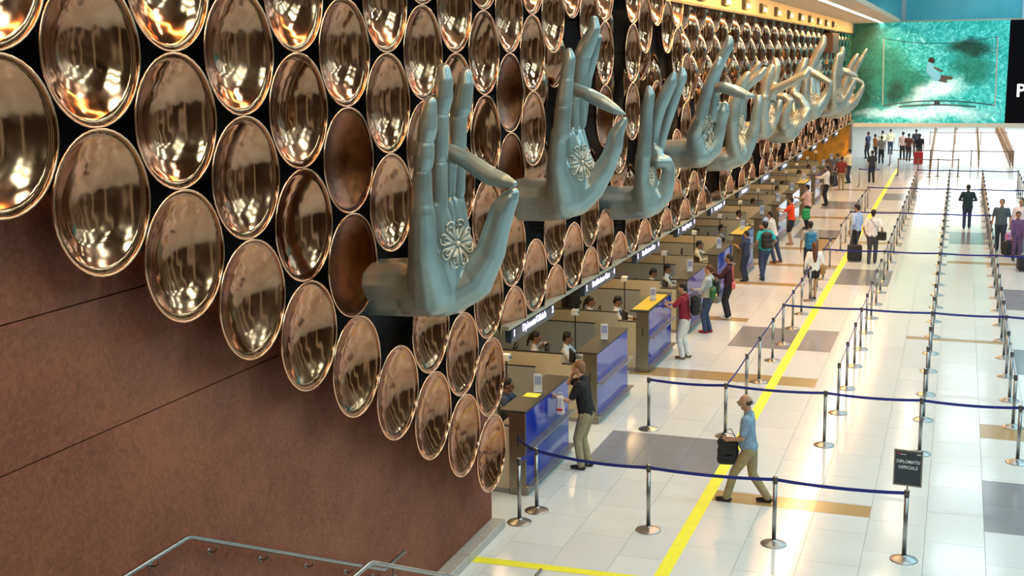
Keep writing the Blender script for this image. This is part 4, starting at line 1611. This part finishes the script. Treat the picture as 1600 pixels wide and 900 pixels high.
def soft_bag(name, label, cat, ctr, dims, m, rot=0, straps=(), handle=None, vox=.014, extra=None):
    """soft bag: a melted cushion of capsules, with pocket and straps as parts"""
    t = empty(name, ctr, label, cat, math.radians(rot))
    a, b_, c = dims
    mb = MB()
    for sx in (-1, 1):
        chain(mb, [((sx * (a / 2 - b_ / 2), 0, -c / 2 + b_ / 2), b_ / 2), ((sx * (a / 2 - b_ / 2) * .9, 0, c / 2 - b_ / 2), b_ / 2 * .85)])
    for z in (-.5, 0, .5):
        capsule(mb, (-(a / 2 - b_ / 2), 0, z * (c - b_)), b_ / 2, ((a / 2 - b_ / 2), 0, z * (c - b_)), b_ / 2)
    me = melt(mb, vox, 2)
    me.materials.append(m)
    bo = link('bag_body', me, t)
    mb = MB()
    chain(mb, [((-a * .25, -b_ * .42, -c * .2), b_ * .18), ((a * .25, -b_ * .42, -c * .2), b_ * .18)])
    mb.build('pocket', m if extra is None else extra, bo, True)
    for sp in straps:
        MB().tube([Vector(p) - Vector(ctr) if False else p for p in sp], .014, 6, flat=.5).build('strap', m, t, True)
    return t


def suitcase(label, x, y, rz, w_, d_, h_, m, pull=.45, z=0):
    t = empty('suitcase', (x, y, z), label, 'suitcase', math.radians(rz))
    MB().box(-w_ / 2, w_ / 2, -d_ / 2, d_ / 2, .04, h_, 0, .03).build('shell', m, t)
    MB().box(-w_ * .38, w_ * .38, -d_ / 2 - .02, -d_ / 2 + .01, .12, h_ * .6, 0, .012).build('pocket', m, t)
    for sx in (-1, 1):
        MB().lathe([(.035, -.012), (.035, .012)], 12, (sx * (w_ / 2 - .05), -d_ / 2 + .03, .035), 'X').build('wheel', m_black, t)
    MB().tube([(-.09, d_ / 2 - .02, h_), (-.09, d_ / 2 - .02, h_ + pull), (.09, d_ / 2 - .02, h_ + pull), (.09, d_ / 2 - .02, h_)], .009, 6).build('pull_handle', m_steel, t)
    return t


BLK = (.016, .016, .02)
NAVY = (.02, .03, .07)
KHAKI = (.36, .28, .14)
WHT = (.80, .80, .80)
DEN = (.035, .06, .13)

# 1 walking bald man
r = person('bald man in a grey-blue shirt and khaki trousers, walking left with a black bag', -2.78, 17.98, 88, 1.74, (.50, .27, .17), 'bald', mat('thin dark hair', (.05, .03, .02), .6), (.23, .32, .42), 'short', KHAKI,
           pose=dict(fl=(-.08, .33, 0), fr=(.09, -.27, 0), pz=.88, hl=(-.16, .32, 1.02), hr=(.13, .26, .94), lean=5, nod=16, el=(-.4, -1, -.3), er=(.5, -1, -.4)), vox=.0085, belly=.03)
bg_ = soft_bag('shoulder_bag', 'black shoulder bag held in front of the walking bald man', 'bag', (-3.10, 17.90, .82), (.34, .16, .44), mat('black canvas', (.012, .012, .013), .7), 10, [[(-.12, 0, .18), (-.06, 0, .32), (.04, -.02, .36), (.12, 0, .2)]])
o = MB().lathe([(.034, -.012), (.034, .012)], 14).build('wristwatch', m_steel); o.location = r[2]; o.rotation_euler = (0, 1.2, 0)
tag(o, 'steel wristwatch on the walking bald man', 'watch')
# 2 man in black polo at the nearest counter
r = person('man in black polo and khaki trousers leaning at the nearest counter, hand at brow', -5.66, 18.75, 88, 1.84, SK1, 'short', m_hairs, (.008, .008, .01), 'short', (.34, .29, .18),
           pose=dict(fl=(-.10, .02, 0), fr=(.10, -.04, 0), py=-.05, lean=10, nod=4, hl=(-.20, .40, 1.20), hr=(.12, .20, 1.56), el=(-.3, -.3, -1), er=(.2, .9, -1)), vox=.0085)
soft_bag('plastic_bag', 'red and white plastic bag hanging from the hand of the man in black polo', 'bag', (-6.0, 18.52, 1.13), (.16, .10, .34), mat('white plastic film', (.75, .68, .68), .35), 0, [[(-.04, 0, .14), (-.02, 0, .22), (.03, 0, .22), (.05, 0, .14)]], extra=mat('red print film', (.75, .02, .02), .4))
# 3 man in maroon
r = person('man in a maroon T-shirt and white trousers with a black backpack at the yellow-topped counter', -5.66, 26.75, 84, 1.74, SK1, 'short', m_hairb, (.25, .015, .035), 'short', (.72, .72, .70),
           pose=dict(fl=(-.1, .03, 0), fr=(.1, -.05, 0), lean=5, nod=14, hl=(-.12, .42, 1.22), hr=(.14, .42, 1.24), el=(-1, -.4, -.5), er=(1, -.4, -.5)), vox=.010, shoes=(.22, .12, .06))
soft_bag('backpack', 'black backpack worn by the man in maroon', 'backpack', (-5.42, 26.74, 1.26), (.32, .24, .50), mat('backpack nylon', (.014, .014, .016), .6), -96 + 180, [[(-.1, -.10, .2), (-.13, .06, .28), (-.14, .16, .2), (-.13, .08, -.1)], [(.1, -.1, .2), (.13, .06, .28), (.14, .16, .2), (.13, .08, -.1)]])
# 4 hoodie woman
person('woman in a pale grey hoodie and blue jeans with a green and yellow bag', -5.66, 29.5, 84, 1.70, SK1, 'bun', m_hairn, (.50, .55, .58), 'long', DEN,
       pose=dict(hl=(-.12, .36, 1.12), hr=(.2, .12, 1.0), fl=(-.07, .06, 0), fr=(.07, -.02, 0), nod=6), vox=.011, fem=True, shoes=(.3, .01, .01), fat=1.08)
soft_bag('shoulder_bag', 'green and yellow shoulder bag on the woman in grey hoodie', 'bag', (-5.50, 29.2, 1.08), (.46, .16, .30), mat('green bag cloth', (.02, .12, .04), .6), 100, [[(-.15, 0, .12), (-.1, .02, .36), (.1, .02, .36), (.15, 0, .12)]], extra=mat('yellow bag cloth', (.75, .5, .03), .6))
soft_bag('backpack', 'black backpack worn by the woman in grey hoodie', 'backpack', (-5.50, 29.62, 1.14), (.30, .2, .46), bpy.data.materials['backpack nylon'], 84)
# 5 plaid person
person('person in a dark red plaid shirt and black trousers with a pink bag', -5.48, 31.3, 86, 1.70, SK3, 'short', m_hairb, sleeve='long', pants=BLK, smat=plaid('red plaid', (.12, .012, .02), (.02, .01, .02)),
       pose=dict(hl=(-.16, .38, 1.25), hr=(.12, .34, 1.05)), vox=.011, fem=True, shoes=(.7, .7, .68))
soft_bag('handbag', 'pink handbag hanging beside the person in red plaid', 'bag', (-5.34, 31.2, .92), (.24, .10, .2), mat('pink leather', (.75, .16, .14), .5), 95, [[(-.08, 0, .08), (-.16, .03, .5), (-.02, .02, .52), (.08, 0, .08)]])
# 6 turquoise
person('man in a turquoise T-shirt and jeans with a black backpack, seen from behind', -5.45, 37.3, 40, 1.80, SK3, 'short', m_hairb, (.02, .42, .50), 'short', DEN,
       pose=dict(fl=(-.1, -.1, 0), fr=(.12, .28, 0), hl=(-.26, .12, 1.05), hr=(.3, .1, 1.0)), vox=.013, fat=1.1)
soft_bag('backpack', 'black backpack worn by the man in turquoise', 'backpack', (-5.36, 37.08, 1.26), (.36, .24, .54), bpy.data.materials['backpack nylon'], 40)
# 7 jeans man at the counter, and companion
person('person in a white top and jeans leaning on the counter beside the man in turquoise', -5.62, 40.6, 82, 1.72, SK3, 'short', m_hairb, (.62, .60, .62), 'short', DEN,
       pose=dict(lean=14, fl=(-.1, -.05, 0), fr=(.1, -.2, 0), hl=(-.1, .42, 1.2), hr=(.1, .42, 1.2)), vox=.014, shoes=(.3, .12, .06))
person('person in dark clothes half hidden before the man in turquoise', -5.95, 36.9, 75, 1.55, SK3, 'short', m_hairb, (.03, .04, .10), 'short', NAVY,
       pose=dict(hl=(-.12, .35, 1.25), hr=(.1, .3, 1.2)), vox=.016)
# 8 orange
person('man in an orange-red T-shirt and dark shorts reaching over the counter', -5.58, 44.7, 84, 1.74, SK3, 'short', m_hairb, (.85, .06, .01), 'short', (.02, .02, .03), 'knee',
       pose=dict(lean=4, hl=(-.14, .45, 1.28), hr=(.14, .45, 1.3)), vox=.014, shoes=(.35, .2, .12))
# 9 pink shirt
person('man in a pale pink shirt and black trousers holding a green plastic bag', -5.52, 49.2, 80, 1.74, SK3, 'short', m_hairb, (.72, .44, .40), 'short', BLK,
       pose=dict(lean=4, hl=(-.14, .45, 1.25), hr=(.25, .05, .9)), vox=.014, belly=.03, fat=1.1)
soft_bag('plastic_bag', 'green plastic bag in the hand of the man in pink shirt', 'bag', (-5.55, 48.85, .62), (.34, .2, .46), mat('green film', (.03, .38, .12), .4), 20, [[(-.04, 0, .2), (0, 0, .3), (.04, 0, .2)]])
# 10 blue backpack
person('person in a grey T-shirt and jeans wearing a blue backpack', -4.20, 38.25, 14, 1.72, SK2, 'short', m_hairb, (.34, .36, .38), 'short', NAVY, pose=dict(hl=(-.28, .05, .9), fl=(-.1, .15, 0), fr=(.1, -.12, 0)), vox=.014)
soft_bag('backpack', 'blue backpack on the back of the person in grey T-shirt', 'backpack', (-4.15, 38.0, 1.18), (.34, .24, .56), mat('blue nylon', (.01, .16, .34), .55), 14)
# 11 woman white top
person('woman with long brown hair in a white top and black shorts', -3.66, 34.55, 20, 1.62, SK3, 'long', m_hairn, (.80, .80, .80), 'long', BLK, 'mini', pose=dict(hl=(-.24, .12, .92), hr=(.22, .12, .95), fl=(-.06, 0, 0), fr=(.06, .05, 0)), vox=.012, fem=True)
soft_bag('handbag', 'tan handbag on the arm of the woman with long hair', 'bag', (-3.42, 34.62, .85), (.22, .12, .30), mat('tan leather', (.34, .18, .06), .5), 80, [[(-.06, 0, .12), (-.04, 0, .32), (.04, 0, .32), (.06, 0, .12)]])
# 12 suitcase man
person('man in a light blue shirt and black trousers beside a black suitcase', -3.10, 42.2, 60, 1.82, SK3, 'short', m_hairb, (.42, .52, .80), 'long', BLK, pose=dict(hl=(-.3, .05, .95), hr=(.26, .1, .9), nod=8), vox=.014)
suitcase('black wheeled suitcase standing beside the man in light blue shirt', -3.10, 41.55, 10, .46, .28, .56, mat('black suitcase cloth', (.015, .015, .02), .6), .5)
# 13 white shirt
person('man in a white shirt and dark grey trousers walking away with a crossbody bag', -2.52, 41.2, -6, 1.78, SK3, 'short', m_hairb, (.80, .80, .84), 'short', (.06, .06, .07), pose=dict(fl=(-.08, -.1, 0), fr=(.08, .1, 0), hl=(-.25, .08, .95), hr=(.27, .1, .98)), vox=.012)
soft_bag('shoulder_bag', 'black crossbody bag on the hip of the man in white shirt', 'bag', (-2.22, 41.1, .95), (.30, .14, .30), mat('black bag nylon', (.014, .014, .016), .6), -10, [[(-.08, -.06, .12), (-.2, -.12, .36), (-.42, -.05, .58)]])
# 14 jacket
person('man in a dark jacket walking away up the right-hand lane', 0.43, 50.6, 0, 1.72, SK3, 'short', m_hairb, (.012, .035, .04), 'long', NAVY, pose=dict(hl=(-.22, .22, 1.12), hr=(.22, .22, 1.12), fl=(-.1, -.05, 0), fr=(.1, .12, 0)), vox=.013, fat=1.18)
# 15, 16, 17 right group
person('man in a dark grey shirt walking towards the camera at the right', 1.50, 45.0, 172, 1.80, SK3, 'short', m_hairb, (.07, .10, .12), 'short', (.02, .03, .05), pose=dict(hl=(-.28, .04, .9), hr=(.28, .04, .9), fl=(-.1, .1, 0), fr=(.1, -.1, 0)), vox=.013, fat=1.12)
person('man in a pinkish white shirt at the right frame edge, behind the person in violet', 2.12, 44.9, 160, 1.84, SK3, 'short', m_hairb, (.74, .66, .72), 'long', (.2, .2, .22), pose=dict(hl=(-.26, .1, .95), hr=(.3, .05, .88)), vox=.013, fat=1.1)
person('person in violet and grey clothes with luggage at the right frame edge', 1.95, 43.0, 185, 1.62, SK2, 'bun', m_hairb, (.14, .07, .17), 'long', (.12, .06, .14), pose=dict(nod=10, hl=(-.2, .2, .9), hr=(.2, .2, .9)), vox=.013, fem=True, fat=1.1)
suitcase('black suitcase under a pink bag beside the man in dark grey', 1.80, 44.0, 30, .5, .32, .5, bpy.data.materials['black suitcase cloth'], .3)
soft_bag('handbag', 'pink patterned bag lying on a black suitcase at the right', 'bag', (1.80, 44.0, .66), (.42, .2, .3), mat('pink patterned cloth', (.5, .2, .42), .6, nz=.6, ns=20), 30)
suitcase('black suitcase at the right frame edge, under the blue belt', 2.22, 41.0, 10, .62, .36, .5, bpy.data.materials['black suitcase cloth'], .6)
# 18-20
person('man in a white shirt and black trousers with a black backpack far along the counters', -5.62, 57.4, 82, 1.80, SK3, 'short', m_hairb, WHT, 'long', BLK, pose=dict(hl=(-.14, .45, 1.25), hr=(.1, .4, 1.2)), vox=.016)
soft_bag('backpack', 'black backpack of the man in white far along the counters', 'backpack', (-5.38, 57.4, 1.2), (.32, .22, .5), bpy.data.materials['backpack nylon'], 82)
person('person in a red striped top and tan trousers far along the counters', -5.55, 63.9, 10, 1.72, SK3, 'short', m_hairb, smat=plaid('red stripes', (.45, .03, .02), (.05, .02, .02), 6), pants=(.35, .25, .14), sleeve='short', vox=.018)
person('man in a pale yellow shirt at the last counter', -5.5, 67.7, 70, 1.82, SK3, 'short', m_hairb, (.72, .66, .45), 'long', NAVY, pose=dict(hl=(-.14, .45, 1.3), hr=(.1, .4, 1.2)), vox=.018)
person('person in dark grey clothes left of the striped-shirt person', -6.0, 66.2, 70, 1.7, SK3, 'short', m_hairb, (.08, .09, .11), 'short', NAVY, vox=.018)
# far groups
fg = [(-3.45, 83.6, 'person in a pale pink top beside the dark red shirt far under the banner', (.6, .4, .36), BLK, 10, 1.82), (-3.05, 82.6, 'person in a dark red-brown shirt far under the banner', (.14, .03, .02), BLK, -10, 1.78),
      (-2.35, 81.3, 'person in black with a red suitcase far under the banner', BLK, BLK, 0, 1.84), (-2.75, 87.0, 'person in black half hidden behind the red suitcase owner', BLK, BLK, 0, 1.8),
      (-4.35, 68.2, 'person in dark blue clothes walking by the post near the amber wall', (.02, .03, .05), BLK, 20, 1.72),
      (-5.7, 84.5, 'person in navy beside the escalator post behind the amber wall', NAVY, BLK, 60, 1.75), (-5.15, 83.0, 'person in an orange-brown top beyond the amber wall', (.45, .18, .05), BLK, -60, 1.7),
      (-4.85, 85.5, 'person in a cream shirt beyond the amber wall', (.68, .6, .4), (.04, .04, .06), 30, 1.78), (-4.45, 88.0, 'person in a pale yellow shirt farther beyond the amber wall', (.7, .62, .42), NAVY, 0, 1.75),
      (-4.6, 80.5, 'person in dark grey trousers and grey shirt beyond the amber wall', (.25, .22, .2), BLK, 10, 1.74)]
for (x, y, lb, c1, c2, fc, hh) in fg:
    person(lb, x, y, fc, hh, SK3, 'short', m_hairb, c1, 'short', c2, vox=.022, pose=dict(fl=(-.1, .06, 0), fr=(.1, -.06, 0)))
suitcase('red suitcase behind the group far under the banner', -2.35, 80.3, 0, .55, .35, .8, mat('red suitcase shell', (.45, .01, .015), .35), .2)

# officers, seated behind the counters, facing the hall
SEAT = dict(pz=.50, fl=(-.14, .40, 0), fr=(.14, .40, 0), kp=(0, .5, 1), hl=(-.16, .42, .80), hr=(.16, .42, .80), lean=6, nod=8, el=(-1, -.6, -.4), er=(1, -.6, -.4))


def chair(x, y, face, label):
    t = empty('office_chair', (x, y, 0), label, 'chair', math.radians(face), group='officer chairs')
    MB().box(-.23, .23, -.22, .22, .40, .46, 0, .02).build('seat', m_black, t)
    MB().box(-.21, .21, -.27, -.22, .55, 1.08, 0, .02).build('backrest', m_black, t)
    MB().tube([(0, 0, .06), (0, 0, .40)], .025, 8).build('column', m_steel_d, t)
    MB().box(-.03, .03, -.26, -.20, .40, .6).build('back_stem', m_black, t)
    for q in range(5):
        a = q * 2 * PI / 5
        MB().tube([(0, 0, .07), (.26 * math.cos(a), .26 * math.sin(a), .04)], .018, 6).build('leg', m_black, t)
    return t


OFF = [  # x, y, face, label, sex, shirt, tie, skin
    (-7.22, 19.1, -88, 'seated officer in dark uniform half hidden behind the copper dishes at the nearest booth', 0, (.05, .06, .10), (.02, .04, .16), SK2, {}),
    (-7.95, 22.7, -78, 'seated dark-haired woman officer in white resting her face on her hand', 1, (.62, .52, .50), None, SK2, dict(hl=(-.05, .22, 1.06), nod=14)),
    (-7.32, 22.85, -80, 'seated officer in white shirt and dark tie behind the second counter', 0, (.72, .76, .80), (.02, .03, .10), SK2, {}),
    (-7.95, 26.6, -75, 'seated woman officer in white, back of the booth behind the yellow-topped counter', 1, (.75, .68, .62), None, SK2, {}),
    (-7.35, 26.8, -80, 'seated officer in white shirt and tie, reading, behind the yellow-topped counter', 0, (.75, .68, .66), (.03, .03, .08), SK2, dict(nod=22)),
    (-7.45, 30.7, -70, 'seated officer with bowed dark head behind the fourth counter', 0, (.72, .64, .6), (.08, .03, .12), SK2, dict(nod=26)),
    (-7.25, 31.5, -80, 'balding seated officer in white beside the bowed officer', 0, (.75, .74, .74), (.02, .02, .06), SK2, dict(nod=18)),
    (-7.4, 36.0, -80, 'officer in a pale shirt reaching across the desk behind the fifth counter', 0, (.75, .66, .48), (.04, .02, .02), SK2, dict(hl=(-.1, .5, .95), lean=14, nod=10)),
    (-7.9, 38.6, -60, 'officer in a tan shirt seen from behind in the fifth booth', 0, (.36, .32, .25), None, SK2, {}),
    (-8.6, 38.2, -60, 'officer in a white headscarf deep in the fifth booth', 1, (.75, .72, .66), None, SK2, {}),
    (-9.3, 37.95, -40, 'officer in a lilac-grey shirt deep in the fifth booth', 0, (.22, .20, .30), None, SK2, {}),
    (-7.3, 39.6, -80, 'officer in a pale jacket right of the tan-shirted officer', 0, (.40, .38, .32), None, SK3, {}),
    (-7.4, 43.6, -80, 'officer in white shirt and tie behind the reaching man in orange', 0, (.75, .70, .72), (.03, .03, .08), SK2, {}),
    (-7.5, 47.4, -75, 'dark-haired officer low in the booth behind the orange-shirted man', 0, (.3, .3, .32), None, SK2, {}),
    (-7.3, 52.6, -80, 'officer in lilac uniform in a far booth', 0, (.35, .32, .42), None, SK2, {}),
    (-7.35, 54.6, -80, 'officer in white uniform in a far booth beside the lilac one', 0, (.78, .76, .8), None, SK2, {}),
    (-7.3, 60.2, -80, 'officer with dark hair and white shirt in the booth before the last one', 0, (.8, .78, .74), None, SK2, {}),
    (-7.2, 63.2, -80, 'officer in a cream shirt in the last lit booth', 0, (.7, .62, .5), None, SK2, {}),
]
for (x, y, fc, lb, fem, sc_, tie, sk_, ps) in OFF:
    pz = dict(SEAT)
    pz.update(ps)
    person(lb, x, y, fc, 1.78, sk_, 'tail' if fem else 'short', m_hairb, sc_, 'long' if not fem else 'short', BLK, pose=pz, vox=.0125 if y < 33 else .018, fem=bool(fem), tie=tie, group='officers at the counters')
    chair(x - .10, y, fc, 'black office chair under the ' + ' '.join(lb.split()[:10]))
person('person with dark wavy hair standing low behind the first booth partition', -8.75, 22.4, -80, 1.5, SK2, 'long', m_hairb, (.03, .03, .04), 'long', BLK, pose=SEAT, vox=.016, fem=True)
# dark jackets hung in the booths
for (x, y, z, lb) in [(-9.0, 29.0, .85, 'dark jacket hung over a chair back in the third booth'), (-8.9, 31.8, .75, 'dark jacket bundle hanging in the fourth booth'), (-8.3, 46.0, .9, 'dark jacket on a seat in a middle booth')]:
    chair(x - .05, y, -70, 'black office chair under the ' + lb)
    soft_bag('hanging_jacket', lb, 'jacket', (x, y, z), (.55, .3, .7), mat('dark jacket cloth', (.01, .01, .012), .8), 70, vox=.02)
print('posts', npost, 'objects', len(bpy.data.objects))
